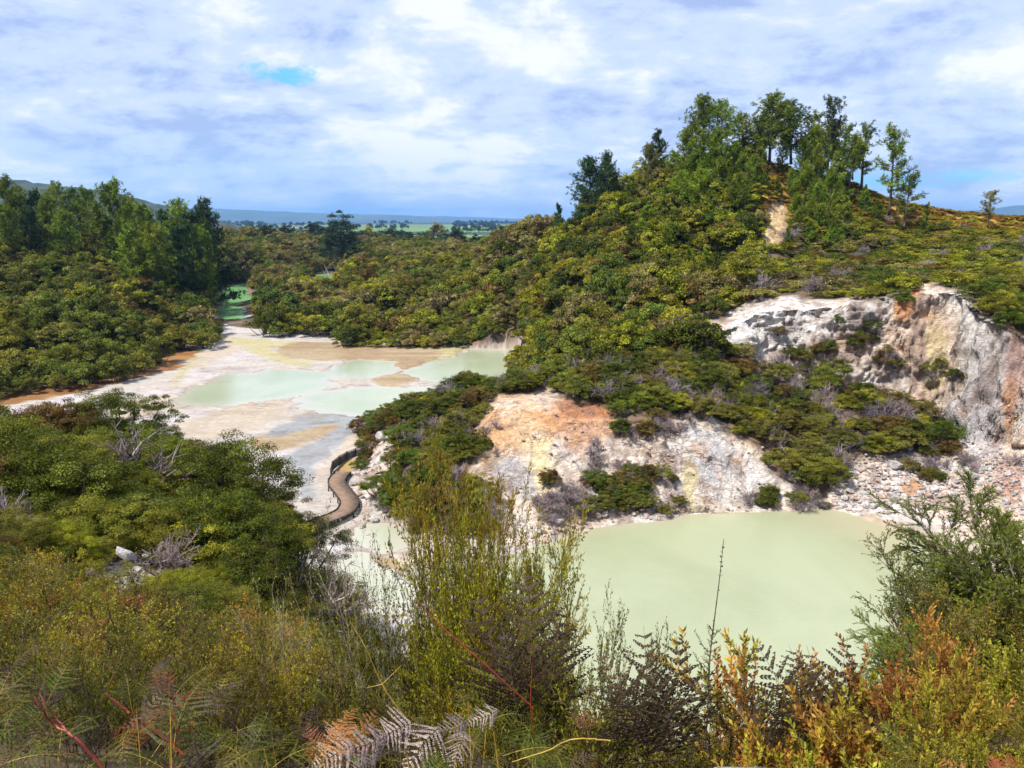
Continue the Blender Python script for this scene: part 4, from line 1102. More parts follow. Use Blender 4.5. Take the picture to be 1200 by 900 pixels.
cyp = crown_tree_geo(410, H=25, R=9.5, nc=90, lp=130, leaf=.6)
cmesh = {}
def ct_parts(i, mat):
    if (i, mat) not in cmesh:
        lg, sg = cyp if i == 'c' else ct[i]
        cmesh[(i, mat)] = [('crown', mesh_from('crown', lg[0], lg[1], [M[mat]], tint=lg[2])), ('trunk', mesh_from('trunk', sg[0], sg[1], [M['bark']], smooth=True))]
    return cmesh[(i, mat)]
def btree(px, top, Y, i, mat, label, wd=1.0, group='dark trees beyond the basin', name='tree', cat='tree'):
    p = at(px, top, Y); g0 = hz(p[0], Y); s = (p[2] - g0) / (25 if i == 'c' else 12)
    return plant(name, ct_parts(i, mat), (p[0], Y, g0 - .3), rp.random() * 6.28, (s * wd, s * wd, s), label, cat, group)
btree(398, 246, 345, 'c', 'farwood', 'big dark cypress with a ragged top standing alone in the middle distance', .82, name='cypress_tree', cat='cypress')
btree(392, 262, 340, 'c', 'farwood', 'lower dark cypress half against the big ragged one', .75, name='cypress_tree', cat='cypress')
for (px, top, Y, i, mat, wd, lab) in (
    (368, 257, 520, 0, 'farwood', 1, 'round grey green tree left of the big dark cypress'), (334, 262, 480, 1, 'farwood', 1, 'dark tree on the plain edge well left of the cypress'), (350, 268, 470, 0, 'green', .9, 'low green tree between the round tree and the plain edge'),
    (300, 285, 330, 1, 'olive', 1, 'olive crowned tree above the green channel'), (272, 274, 325, 0, 'tan', 1, 'brown crowned tree at the head of the green channel'), (256, 268, 300, 1, 'olive', .9, 'broad olive tree at the foot of the left ridge'), (330, 290, 330, 0, 'bronze', 1, 'bronze tree between channel and pond'),
    (312, 262, 430, 1, 'farwood', 1, 'dark crown rising behind the brown trees at the right of the ridge'), (290, 263, 420, 0, 'tan', 1, 'tan crowned tree just right of the left ridge'), (425, 268, 500, 1, 'farwood', 1, 'dark tree right of the big cypress'),
    (441, 270, 480, 0, 'green', 1.1, 'green tree second to the right of the cypress'), (457, 266, 500, 1, 'farwood', 1, 'dark tree in the middle of the basin rim row'), (478, 270, 470, 1, 'farwood', 1.1, 'wide dark tree in the basin rim row'),
    (497, 269, 490, 0, 'green', 1, 'green tree right of the wide dark one'), (513, 258, 640, 0, 'tan', 1, 'pale rounded tree standing behind the rim row'), (536, 264, 440, 0, 'farwood', .95, 'dark pointed tree near the end of the rim row'),
    (524, 272, 460, 1, 'farwood', 1, 'low dark tree left of the pointed one'), (559, 272, 420, 2, 'farwood', 1, 'last small dark tree at the right of the rim row'), (432, 262, 620, 2, 'near_lime', .8, 'bright lime green poplar in front of the pasture'),
    (410, 278, 430, 1, 'olive', 1, 'olive tree at the foot of the big cypress'), (505, 280, 400, 1, 'olive', 1, 'olive tree in front of the rim row')):
    btree(px, top, Y, i, mat, lab, wd)

ymix = np.random.default_rng(55)
def mixed(n, px0, px1, Y0, Y1, choices, h0, h1, nm, cat, grp):
    for k in range(n):
        px = px0 + (px1 - px0) * ymix.random(); Y = Y0 + (Y1 - Y0) * ymix.random()
        x = (px - 600) / 864 * Y; z = hz(x, Y)
        if z < 1.2 or (x < -60 and any(sdist(P, np.array([x]), np.array([Y]))[0] > -5 for P in PONDS)): continue
        if 232 < px < 310 and Y < 300: continue
        kind, i, mat, wdd = choices[int(ymix.integers(len(choices)))]
        Ht = h0 + (h1 - h0) * ymix.random() ** 1.5
        p_, q_, d_ = project(np.array([x]), np.array([Y]), np.array([z + Ht * .6]))
        b = dict(px=float(p_[0]), py=float(q_[0]), s=Ht * .4, d=Y, pal=mat if mat in TONE else 'pine')
        if kind == 'ct': parts, hp = ct_parts(i, mat), 12
        else: parts, hp = pine_parts(kind, i, mat), HP[kind]
        s_ = Ht / hp
        plant(nm, parts, (x, Y, z - .2), ymix.random() * 6.28, (s_ * wdd, s_ * wdd, s_), bush_label(b, cat), cat, grp)
TONE['pine'] = 'bright green'
mixed(34, 625, 880, 98, 152, [('cone', 0, 'pine', 1.2), ('cone', 1, 'pine', 1.3), ('ct', 0, 'green', 1.0), ('ct', 1, 'olive', 1.0), ('ct', 2, 'yellow', 1.2)], 3.5, 6.5, 'young_tree', 'young tree', 'young trees over the bush of the right hillside')
mixed(26, -60, 250, 125, 185, [('ct', 0, 'green', 1.1), ('ct', 1, 'olive', 1.1), ('cone', 2, 'pine', 1.2), ('ct', 2, 'bronze', 1.2)], 4.5, 7.5, 'young_tree', 'young tree', 'young trees over the bush of the left hill')
mixed(34, 300, 620, 185, 300, [('ct', 0, 'green', 1.1), ('ct', 1, 'tan', 1.1), ('ct', 0, 'olive', 1.1), ('ct', 2, 'yellow', 1.2), ('ct', 1, 'tan', 1.2)], 5, 9, 'young_tree', 'young tree', 'young trees over the bush of the basin')
# far tree belts on the plain: nobody can count them
def far_belts():
    r = np.random.default_rng(9); items = []
    for (Yb, xa, xb, step, s0, s1) in ((700, 120, 420, 4, .6, 1.1), (1000, 180, 700, 5, .6, 1.1), (900, 448, 478, 3.5, 1.15, 1.3), (1500, 150, 720, 5, .7, 1.3), (2100, 100, 720, 7, .8, 1.6), (2900, 100, 720, 8, 1.0, 2.0), (4200, 100, 720, 10, 1.2, 2.4)):
        x = (xa - 600) / 900 * Yb
        while x < (xb - 600) / 900 * Yb:
            if vn2(np.array([x / (Yb * .05)]), np.array([Yb * 1.0]))[0] > -.25 or Yb == 900:
                yy = Yb + r.normal() * Yb * .025; s = (s0 + (s1 - s0) * r.random())
                items.append(dict(kind='ct', si=int(r.integers(3)), pal='farwood', x=x, y=yy, z=hz(x, yy), s=s, sz=s, rz=r.random() * 6, px=0, py=0, d=1))
            x += step * (.6 + .8 * r.random())
    return items
for i in range(3):
    ALLMESH[('ct', i, 'farwood')] = joined('far_tree_%d' % i, ct[i][0], ct[i][1], M['farwood'], M['bark'])
stuff_instances('far_tree_belts', far_belts(), zoff=-.5)

# ---------------- orange bracken on the hill
brk = [bush_geo(430 + i, R=1.0, H=.6, nc=26, lp=46, leaf=.20, flat=.5, clr=.3, wide=.35) for i in range(2)]
for i in range(2): ALLMESH[('brk', i, 'bracken')] = joined('bracken_%d' % i, brk[i][0], brk[i][1], M['bracken'], M['bark'])
def bracken_items():
    r = np.random.default_rng(12); n = 5200
    px = 690 + r.random(n) * 620; Y = 132 + r.random(n) * 40; x = (px - 600) / 880 * Y
    z = height(x, Y); pxx, py, _ = project(x, Y, z); out = []
    ok = ~((sdist(ROCK_C, pxx, py) > -2) & (Y < 156)) & ((pxx > 985) | (py < 262) ) & (z > 21)
    for i in np.nonzero(ok)[0]:
        s = .5 + .6 * r.random()
        out.append(dict(kind='brk', si=int(r.integers(2)), pal='bracken', x=x[i], y=Y[i], z=z[i], s=s, sz=s, rz=r.random() * 6))
    return out
stuff_instances('bracken_cover', bracken_items(), zoff=-.05)

# ---------------- rocks
def rock_mesh(seed, mat, sub=3):
    import bmesh
    bm = bmesh.new(); bmesh.ops.create_icosphere(bm, subdivisions=sub, radius=1)
    V = np.array([v.co[:] for v in bm.verts]); r = np.random.default_rng(seed); o = r.random(3) * 50
    # cut with random planes for angular faces
    for k in range(11):
        nrm = rand_unit(r, 1)[0]; d = .55 + .3 * r.random(); q = V @ nrm
        V = np.where((q > d)[:, None], V - nrm * (q - d)[:, None] * .92, V)
    V *= (1 + .10 * fbm3(V[:, 0] + o[0], V[:, 1] + o[1], V[:, 2] + o[2], .8, 4))[:, None]
    V *= np.array([1, .75 + .3 * r.random(), .55 + .25 * r.random()])
    for v, c in zip(bm.verts, V): v.co = c
    me = bpy.data.meshes.new('rock'); bm.to_mesh(me); bm.free(); me.materials.append(mat); return me
rocks = [rock_mesh(500 + i, M['rock'] if i % 3 else M['rock2']) for i in range(7)]
rr = np.random.default_rng(31)
def rock_at(px, py, s, label=None, name='boulder', cat='boulder', y0=40):
    p = hit(px, py, y0, 100)
    if p is None: return
    o = mk(name, rocks[int(rr.integers(7)) if label is None else 1]); o.location = (p[0], p[1], p[2] + s * .15); o.scale = (s, s, s * .9)
    o.rotation_euler = (rr.normal() * .3, rr.normal() * .3, rr.random() * 6.28)
    b = dict(px=px, py=py, s=s * 3, d=p[1], pal='rockx')
    if label is None:
        L = sorted(LANDMARKS, key=lambda L: (L[0][0] - px) ** 2 + (L[0][1] - py) ** 2)[:3]
        for q in L:
            dx, dy = px - q[0][0], py - q[0][1]; dd = math.hypot(dx, dy)
            k = DIRS[int(round(math.atan2(dy, dx) / (math.pi / 4))) % 8]; pre = 'close ' if dd < 22 else '' if dd < 55 else 'well '
            label = f"{'big' if s > .5 else 'small'} pale angular boulder {pre}{k} {q[1]}"
            if label not in used_labels: break
        used_labels[label] = 1
    return tag(o, label, cat, 'pale boulders fallen from the cliffs')
rock_at(449, 513, 1.05, 'flat grey white boulder perched beside the bushes above the boardwalk fence')
for (px, py, s, lab) in ((168, 624, .9, 'upper white rock outcrop breaking through the near left bushes'), (176, 632, .6, 'small white rock touching the upper outcrop'), (150, 668, .8, 'lower white rock outcrop among the near left bushes'), (163, 676, .5, 'white rock at the right of the lower outcrop'), (108, 688, .6, 'grey white rock left of the lower outcrop'), (172, 652, .4, 'small white rock between the two outcrops')):
    o = rock_at(px, py + 14, s * .27, lab, y0=9)
    o.location.z += .9 * s
    o.scale.x *= 1.7
for (px, py, s) in ((1050, 548, .7), (1042, 530, .4), (1062, 541, .45), (1075, 560, .5), (1065, 528, .35), (1128, 523, .6), (1122, 530, .4), (1095, 575, .5), (990, 585, .4), (905, 590, .4), (1050, 585, .45), (1140, 560, .5), (1165, 575, .6)): rock_at(px, py, s)
for (x0, x1, y0, y1, n) in ((985, 1095, 548, 598, 48), (1095, 1198, 548, 592, 24), (622, 700, 612, 636, 18), (700, 800, 598, 612, 8), (412, 430, 548, 596, 16), (420, 470, 612, 640, 10), (1000, 1100, 500, 540, 10)):
    for i in range(n): rock_at(x0 + (x1 - x0) * rr.random(), y0 + (y1 - y0) * rr.random(), .16 + .3 * rr.random() ** 2)
def rubble():
    out = []; regs = [((975, 1200, 535, 606), 1500), ((600, 960, 596, 640), 300), ((610, 900, 480, 600), 160), ((410, 475, 545, 650), 220), ((1000, 1200, 480, 540), 150), ((90, 190, 610, 700), 120)]
    for (x0, x1, y0, y1), n in regs:
        dx = x0 + (x1 - x0) * rr.random(n); dy = y0 + (y1 - y0) * rr.random(n)
        for a, b in zip(dx, dy):
            p = hit(a, b, 9 if x0 < 200 else 40, 100, .4)
            if p is None or p[2] < .06: continue
            s = .06 + .16 * rr.random() ** 2
            if x0 < 200: s *= .6
            out.append(dict(kind='rub', si=int(rr.integers(5)), pal='r', x=p[0], y=p[1], z=p[2], s=s, sz=s, rz=rr.random() * 6))
    return out
for i in range(5): ALLMESH[('rub', i, 'r')] = rock_mesh(520 + i, M['rock'] if i % 2 else M['rock2'], 2)
stuff_instances('rubble', rubble(), zoff=.0)

# ---------------- boardwalk
def smooth_path(P, n=60):
    P = np.asarray(P, float); m = len(P); out = []
    for i in range(m - 1):
        p0, p1, p2, p3 = P[max(i - 1, 0)], P[i], P[i + 1], P[min(i + 2, m - 1)]
        for t in np.linspace(0, 1, n // (m - 1), endpoint=False):
            out.append(.5 * ((2 * p1) + (-p0 + p2) * t + (2 * p0 - 5 * p1 + 4 * p2 - p3) * t * t + (-p0 + 3 * p1 - 3 * p2 + p3) * t ** 3))
    out.append(P[-1]); return np.array(out)
def boxes(name, items, mat, parent=None):
    """items: (centre, x axis half vec, y axis half vec, z half vec)"""
    V, Fq = [], []
    for c, a, b, d in items:
        k = len(V)
        for sz in (-1, 1):
            for sx, sy in ((-1, -1), (1, -1), (1, 1), (-1, 1)): V.append(np.array(c) + sx * np.array(a) + sy * np.array(b) + sz * np.array(d))
        Fq += [(k, k + 3, k + 2, k + 1), (k + 4, k + 5, k + 6, k + 7), (k, k + 1, k + 5, k + 4), (k + 1, k + 2, k + 6, k + 5), (k + 2, k + 3, k + 7, k + 6), (k + 3, k, k + 4, k + 7)]
    return mk(name, mesh_from(name, V, Fq, [mat]), parent)
bp = [on0(px, py, .55) for px, py in ((290, 640), (330, 630), (374, 612), (395, 604), (406, 597), (409, 587), (403, 577), (395, 567), (396, 560), (403, 552.5))]
path = smooth_path(bp, 120)
base = path[len(path) // 2].copy(); base[2] = 0
bw = empty('boardwalk', tuple(base)); tag(bw, 'narrow curving timber boardwalk crossing the white mud flat', 'boardwalk')
seg = np.linalg.norm(np.diff(path, axis=0), axis=1); L = np.concatenate([[0], np.cumsum(seg)])
items, posts = [], []
s = 0.0
def pos_at(s):
    p = np.array([np.interp(s, L, path[:, k]) for k in range(3)]); q = np.array([np.interp(min(s + .3, L[-1]), L, path[:, k]) for k in range(3)]); q0 = np.array([np.interp(max(s - .3, 0), L, path[:, k]) for k in range(3)])
    t = norm(q - q0); return p, t, np.array([t[1], -t[0], 0])
while s < L[-1]:
    p, t, nrm = pos_at(s); jz = rr.normal() * .004
    items.append((p - base + np.array([0, 0, jz]), nrm * (.82 + rr.normal() * .008), t * .088, (0, 0, .022))); s += .205
boxes('deck', items, M['timber'], bw)
for sg in (-1, 1):
    it = []
    for s in np.arange(0, L[-1] - .3, .6):
        p, t, nrm = pos_at(s + .3); it.append((p - base + nrm * sg * .80 + np.array([0, 0, .075]), t * .315, nrm * .035, (0, 0, .05)))
        it.append((p - base + nrm * sg * .76 + np.array([0, 0, -.12]), t * .315, nrm * .03, (0, 0, .09)))
    boxes('edge_board', it, M['darktimber'], bw)
    for s in np.arange(.4, L[-1], 1.8):
        p, t, nrm = pos_at(s); boxes('post', [(p - base + nrm * sg * .87 + np.array([0, 0, -.32]), nrm * .05, t * .05, (0, 0, .42))], M['darktimber'], bw)
# fence
fp = [on0(px, py, .12) for px, py in ((388, 561), (390, 552), (398, 545.5), (407, 540), (417, 536.5), (431, 533.5))]
fb = fp[2].copy()
fe = empty('fence', tuple(fb)); tag(fe, 'low dark grey panel fence curving round the yellow gravel beside the boardwalk', 'fence')
for i, p in enumerate(fp): boxes('post', [(p - fb + np.array([0, 0, .47]), (.055, 0, 0), (0, .055, 0), (0, 0, .60))], M['darktimber'], fe)
for i in range(len(fp) - 1):
    a, b = fp[i] - fb, fp[i + 1] - fb; t = norm(b - a); n = np.array([t[1], -t[0], 0]); h = np.linalg.norm(b - a) / 2 - .06
    sl = [((a + b) / 2 + np.array([0, 0, .12 + .105 * k]), t * h, n * .014, (0, 0, .046)) for k in range(8)]
    boxes('panel', sl, M['fencemesh'], fe)
    boxes('rail', [((a + b) / 2 + np.array([0, 0, .99]), t * (h + .0), n * .05, (0, 0, .025))], M['darktimber'], fe)

# ---------------- grey dead trees standing in the bush
def dead_tree(px, py_top, Y, label, H0=None):
    p = at(px, py_top, Y); g0 = hz(p[0], Y); Ht = p[2] - g0
    lg, sg = shrub_geo(600 + int(px), H=.62, stems=2, lvl=3, nchild=(4, 4, 4), spread=.8, curve=.16, leaf=.001, dens=1, open_=.2, rad=.015)
    me = mesh_from('dead_tree', sg[0], sg[1], [M['palebark']], smooth=True)
    o = mk('dead_tree', me); o.location = (p[0], Y, g0); o.scale = (Ht, Ht, Ht); tag(o, label, 'dead tree', 'grey dead trees')
dead_tree(16, 575, 26, 'forked pale grey dead tree standing in the near bush at the left edge')
dead_tree(157, 598, 27, 'short pale dead stump with a hooked top above the white outcrop')
dead_tree(377, 305, 262, 'pale grey dead tree beside the bright green pond')

#================ FOREGROUND
sh = {
 'dense': [shrub_geo(700 + i, H=1.0, stems=5, lvl=3, nchild=(5, 6, 6), leaf=.021, dens=110, open_=.5, spread=.85, lw=.42) for i in range(3)],
 'tall': [shrub_geo(710 + i, H=1.9, stems=6, lvl=3, nchild=(7, 7, 6), leaf=.029, dens=92, open_=.34, spread=.75, upb=.07, lw=.36, rad=.009) for i in range(3)],
 'twiggy': [shrub_geo(720 + i, H=1.5, stems=6, lvl=3, nchild=(4, 5, 5), leaf=.019, dens=50, open_=.42, spread=.6, upb=.08, lw=.38, rad=.007) for i in range(2)],
 'mid': [shrub_geo(730 + i, H=1.2, stems=7, lvl=3, nchild=(5, 6, 6), leaf=.030, dens=62, open_=.75, spread=.9, lw=.42, upb=.04) for i in range(3)],
 'orange': [shrub_geo(740 + i, H=1.0, stems=7, lvl=2, nchild=(7, 7), leaf=.032, dens=170, open_=.4, spread=.7, lw=.42, rad=.005) for i in range(2)],
 'droop': [shrub_geo(750 + i, H=1.7, stems=3, lvl=3, nchild=(8, 9, 8), leaf=.034, dens=230, open_=.35, spread=.85, upb=[.0, -.02][i], lean=(-.75, -.1), lw=.2, rad=.018, lang=.55) for i in range(2)],
}
HS = {k: [float(np.percentile(v[0][0][:, 2], 99.3)) for v in vv] for k, vv in sh.items()}
smesh = {}
def sh_parts(kind, i, mat, bark='twig_brown'):
    k = (kind, i, mat, bark)
    if k not in smesh:
        lg, sg = sh[kind][i]
        smesh[k] = [('foliage', mesh_from('foliage', lg[0], lg[1], [M[mat]], tint=lg[2])), ('stem', mesh_from('stem', sg[0], sg[1], [M[bark]], smooth=True))]
    return smesh[k]
def shrub(px, top, Y, kind, mat, label, group=None, wd=1.0, rz=None, i=None, bark='twig_brown', minh=.3, name='shrub', cat='shrub'):
    p = at(px, top, Y); g0 = hz(p[0], Y); Ht = max(p[2] - g0, minh)
    if i is None: i = rp.randrange(len(sh[kind]))
    s = Ht / HS[kind][i]
    return plant(name, sh_parts(kind, i, mat, bark), (p[0], Y, g0 - .03), rp.random() * 6.28 if rz is None else rz, (s * wd, s * wd, s), label, cat, group)

GF = 'shrubs in the foreground thicket'
shrub(548, 552, 4.6, 'tall', 'near_green', 'tall open manuka rising in the centre with its top against the cliff', GF, .42, i=0)
shrub(516, 605, 4.9, 'tall', 'near_green', 'manuka with feathery tips left of the tall central one', GF, .36, i=1)
shrub(596, 600, 4.4, 'tall', 'near_green', 'manuka with thin upright sprays right of the tall central one', GF, .42, i=2)
shrub(552, 590, 5.0, 'tall', 'near_green', 'yellow green manuka crown behind the tall open one', GF, .42, i=2)
shrub(482, 668, 5.2, 'tall', 'near_green', 'low manuka in front of the spit left of the centre', GF, .42, i=2)
shrub(622, 700, 3.8, 'tall', 'near_green', 'manuka reaching right over the lake edge', GF, .42, i=1)
shrub(668, 735, 3.2, 'tall', 'near_green', 'low manuka sprays ending over the pale lake water', GF, .45, i=0)
shrub(590, 745, 3.3, 'tall', 'near_olive', 'dark stemmed manuka below the central clump', GF, .4, i=1)
shrub(402, 615, 5.4, 'twiggy', 'near_lime', 'almost leafless twiggy shrub in front of the green pool', GF, .55, i=0, bark='palebark')
shrub(432, 632, 5.2, 'twiggy', 'near_lime', 'second twiggy shrub with pale tips beside the spit', GF, .55, i=1, bark='palebark')
shrub(372, 640, 6.2, 'twiggy', 'near_green', 'thin twiggy shrub at the edge of the golden thicket', GF, .55, i=1)

# thicket on the left, row by row
rf = np.random.default_rng(77)
WH = ['by the left frame edge', 'a little in from the left edge', 'left of the white outcrops', 'below the white outcrops', 'right of the white outcrops', 'in the golden thicket', 'below the twiggy shrubs', 'left of the central manuka', 'under the central manuka']
def where(px): return WH[int(min(8, max(0, px // 68)))]
row = 0
for Y in np.concatenate([np.arange(10.5, 5.4, -.62), np.arange(5.2, 3.3, -.5)]):
    row += 1
    n = int(560 / 900 * Y / .62) + 1
    for j in range(n):
        px = -60 + (j + rf.random()) * 640 / n
        gy = at(px, 700, Y)[0]; g0 = hz(gy, Y)
        h = .55 + .35 * rf.random() + (.2 if Y > 5.5 else 0) + max(0, (px - 300) / 300) * .9
        # tops must stay under the visible tree line of the photograph
        lim = np.interp(px, [-60, 0, 100, 200, 300, 350, 400, 460, 520, 580], [600, 610, 640, 655, 640, 660, 705, 705, 690, 700])
        top_lim = at(px, lim, Y)[2]
        h = min(h, max(.25, top_lim - g0))
        o = fbm2(np.array([px / 90.0]), np.array([Y * .55]), 1.0, 2)[0]
        mat = 'near_green' if o > -.05 else 'near_olive'
        if rf.random() < .07: mat = 'near_orange'
        kind = 'mid' if Y > 5.5 else 'dense'
        i = rp.randrange(len(sh[kind])); s = h / HS[kind][i]; wd = max(s, .62)
        dist = 'far' if Y > 8.5 else 'middle' if Y > 6 else 'near'
        tone = dict(near_green='yellow green', near_olive='olive', near_orange='orange tinged')[mat]
        plant('shrub', sh_parts(kind, i, mat), (gy, Y, g0 - .04), rf.random() * 6.28, (wd, wd, s), f"{tone} low shrub in the {dist} thicket {where(px)}", 'shrub', GF)

# right side: leaning manuka and orange thicket
shrub(1215, 572, 6.4, 'droop', 'manuka', 'big leaning manuka with drooping sprays at the right frame edge', GF, 1.05, rz=.1, i=0, bark='bark', name='manuka_tree', cat='tree')
shrub(1290, 580, 6.2, 'droop', 'manuka', 'second leaning manuka mostly outside the right frame edge', GF, 1.1, rz=-.15, i=1, bark='bark', name='manuka_tree', cat='tree')
shrub(1190, 690, 5.8, 'droop', 'manuka', 'lower manuka with grey tipped sprays hanging over the lake', GF, 1.0, rz=.05, i=1, bark='bark', name='manuka_tree', cat='tree')
shrub(1240, 610, 5.6, 'droop', 'manuka', 'dense middle bough of manuka at the right frame edge', GF, 1.1, rz=.2, i=0, bark='bark', name='manuka_tree', cat='tree')
shrub(1180, 640, 6.9, 'droop', 'manuka', 'farther manuka bough whose tips stand before the tan beach', GF, 1.1, rz=-.1, i=1, bark='bark', name='manuka_tree', cat='tree')
shrub(1160, 668, 5.2, 'dense', 'manuka', 'bright green manuka mass inside the leaning boughs', GF, 1.0)
shrub(1195, 620, 5.9, 'dense', 'manuka', 'green manuka mass at the right frame edge', GF, 1.0)
shrub(1150, 640, 5.9, 'dense', 'manuka', 'green manuka mass behind the lower sprays', GF, .9)
shrub(1105, 735, 5.3, 'dense', 'near_olive', 'olive bush below the overhanging sprays', GF, .8)
shrub(1120, 745, 4.9, 'droop', 'manuka', 'lowest manuka spray pointing left over the lake', GF, 1.2, rz=.0, i=0, bark='bark', name='manuka_tree', cat='tree')
shrub(1175, 700, 4.8, 'mid', 'near_olive', 'dense olive shrub under the leaning manuka', GF, .9)
shrub(1215, 690, 4.6, 'mid', 'near_green', 'yellow green shrub at the right frame edge', GF, .9)
for (px, top, Y, mat, lab) in ((940, 805, 3.0, 'near_orange', 'leftmost orange leaved shrub right of the fern silhouettes'), (985, 772, 3.2, 'near_orange', 'orange shrub behind the leftmost one'), (1040, 765, 3.1, 'near_orange', 'brightest orange shrub in the middle of the right thicket'),
    (1085, 790, 2.7, 'near_orange', 'orange brown shrub below the brightest one'), (1125, 740, 3.3, 'near_orange', 'orange tipped shrub reaching highest beside the drooping manuka'), (1150, 780, 2.8, 'near_lime', 'lime yellow shrub in front of the orange tipped one'),
    (1100, 820, 2.4, 'near_lime', 'low lime shrub at the bottom of the right thicket'), (1190, 760, 3.1, 'near_lime', 'yellow shrub by the right frame edge'), (1020, 830, 2.4, 'near_orange', 'low rusty shrub at the bottom edge'), (975, 852, 2.5, 'near_lime', 'small lime shrub beside the low rusty one'),
    (1190, 830, 2.4, 'near_orange', 'orange shrub in the bottom right corner'), (1145, 850, 2.2, 'near_lime', 'small lime shrub near the bottom right corner'), (1060, 858, 2.2, 'near_lime', 'small yellow shrub at the bottom edge right of the centre'), (1230, 800, 2.8, 'near_lime', 'yellow shrub just past the right edge')):
    shrub(px, top, Y, 'orange', mat, lab, 'orange and yellow shrubs at the right', .8, minh=.35)
for (px, top, Y, lab) in ((700, 832, 3.1, 'olive shrub at the foot of the lake view'), (760, 850, 3.0, 'olive shrub behind the dark fern'), (645, 805, 3.0, 'dark olive shrub below the lake edge manuka'), (860, 876, 2.7, 'low shrub under the tall shoot'), (905, 852, 2.9, 'low olive shrub left of the orange shrubs'), (800, 870, 2.8, 'small olive shrub between fern and shoot')):
    shrub(px, top, Y, 'dense', 'near_olive', lab, GF, .9)

# ferns
fr = [frond_geo(800 + i, L=1.0, arch=[.75, .95, .6, .85][i], rise=[1.15, 1.35, 1.25, .95][i], w=[.40, .36, .38, .42][i]) for i in range(4)]
frm = {}
def frond_mesh(i, mat):
    if (i, mat) not in frm:
        frm[(i, mat)] = joined('frond_%d_%s' % (i, mat), fr[i][0], fr[i][1], M[mat], M['ferstem'] if mat == 'fern' else M['twig_brown'])
    return frm[(i, mat)]
def fwhere(px):
    return ['in the bottom left corner', 'behind the long red stem', 'right of the long red stem', 'left of the bleached fronds', 'above the bleached fronds', 'right of the bleached fronds', 'below the central manuka', 'under the lake edge shrubs', 'below the dark fern', 'around the tall shoot', 'left of the orange shrubs', 'among the orange shrubs', 'in the bottom right corner'][int(min(12, max(0, px // 95)))]
stipe_m = {}
def stipe_mesh(mat):
    if mat not in stipe_m:
        z = np.linspace(-.05, 1, 9); P = [(np.stack([.05 * z ** 2, .02 * np.sin(z * 4), z], -1), np.linspace(.0065, .002, 9))]
        V, Fq = tubes(P, 5); stipe_m[mat] = mesh_from('stipe', V, Fq, [M['ferstem'] if mat == 'fern' else M['twig_brown']], smooth=True)
    return stipe_m[mat]
def fern(x, y, g0, hgt, mat, n, label, group, size=.27):
    """an upright stipe carrying arching fronds on its upper part"""
    e = empty('fern', (x, y, g0)); tag(e, label, 'fern', group)
    st = mk('stipe', stipe_mesh(mat), e); st.scale = (hgt, hgt, hgt)
    a0 = rf.random() * 6.28; st.rotation_euler = (0, 0, a0)
    ca, sa = math.cos(a0), math.sin(a0)
    for k in range(n):
        f = 1 - .62 * k / n - .03 * rf.random()
        if f * hgt < .05: continue
        o = mk('frond', frond_mesh(int(rf.integers(4)), mat if rf.random() > .12 else 'fern_dark'), e)
        s_ = size * (.65 + .45 * rf.random()) * (.8 + .35 * k / n)
        o.rotation_euler = (rf.normal() * .22, .15 + rf.normal() * .25, a0 + k * 2.6 + rf.normal() * .35); o.scale = (s_, s_, s_)
        q = .05 * f * f * hgt; o.location = (q * ca, q * sa, f * hgt)
    return e
for Y in (4.4, 3.9, 3.4, 2.9):
    n = int(1300 / 900 * Y / .55)
    for j in range(n):
        px = -60 + (j + rf.random()) * 1300 / n
        x = (px - 600) / 800 * Y; g0 = hz(x, Y)
        lim = np.interp(px, [-60, 0, 200, 350, 450, 560, 640, 690, 730, 780, 830, 880, 930, 1000, 1100, 1300], [700, 710, 735, 760, 770, 770, 790, 830, 848, 862, 875, 868, 825, 795, 790, 780])
        h = at(px, lim + abs(rf.normal()) * 30, Y)[2] - g0
        if h < .2: continue
        i = rp.randrange(3); s_ = h / HS['dense'][i]; mat = ['near_olive', 'near_green', 'near_olive', 'near_orange', 'near_orange', 'near_lime'][int(rf.integers(6) if px > 850 else rf.integers(3))]
        tone = dict(near_green='yellow green', near_olive='olive', near_orange='orange tinged', near_lime='lime yellow')[mat]
        plant('shrub', sh_parts('dense', i, mat), (x, Y, g0 - .03), rf.random() * 6.28, (max(s_, .5) * .8, max(s_, .5) * .8, s_), f"{tone} fine leaved shrub {'behind' if Y > 3.6 else 'among'} the ferns {fwhere(px)}", 'shrub', GF)
GFE = 'bracken ferns across the bottom of the view'
for Y, dy in ((4.6, .0), (4.1, 0), (3.6, 0), (3.2, 0), (2.85, 0), (2.55, 0), (2.3, 0), (2.05, 0), (1.85, 0)):
    n = int(1400 / 900 * Y / .30)
    for j in range(n):
        px = -90 + (j + rf.random()) * 1400 / n
        if Y > 3.7 and px > 440: continue
        x = (px - 600) / 800 * Y; g0 = hz(x, Y)
        lim = np.interp(px, [-90, 0, 200, 350, 450, 560, 640, 690, 730, 780, 830, 880, 930, 1000, 1100, 1300], [740, 750, 765, 800, 800, 790, 800, 825, 835, 845, 860, 858, 835, 810, 800, 790])
        top = at(px, lim + rf.normal() * 8, Y)[2]
        s = max(.12, top - g0 - (.24 if px > 620 else .15) - .22 * rf.random() ** 2)
        if s > 1.7: s = 1.7
        o = fbm2(np.array([px / 120.0]), np.array([Y]), 1.0, 2)[0]
        right = sstep(560, 760, px) * (1 - sstep(1000, 1150, px))
        mat = 'fern_dark' if rf.random() < .12 + .55 * right else ('fern_rust' if rf.random() < .07 else 'fern')
        tone = dict(fern='green', fern_dark='dark brown', fern_rust='rusty')[mat]
        fern(x, Y, g0, s, mat, int(rf.integers(6, 9)), f"{'front' if Y < 2.6 else 'second row' if Y < 3.5 else 'back row'} {tone} fern {fwhere(px)}", GFE)
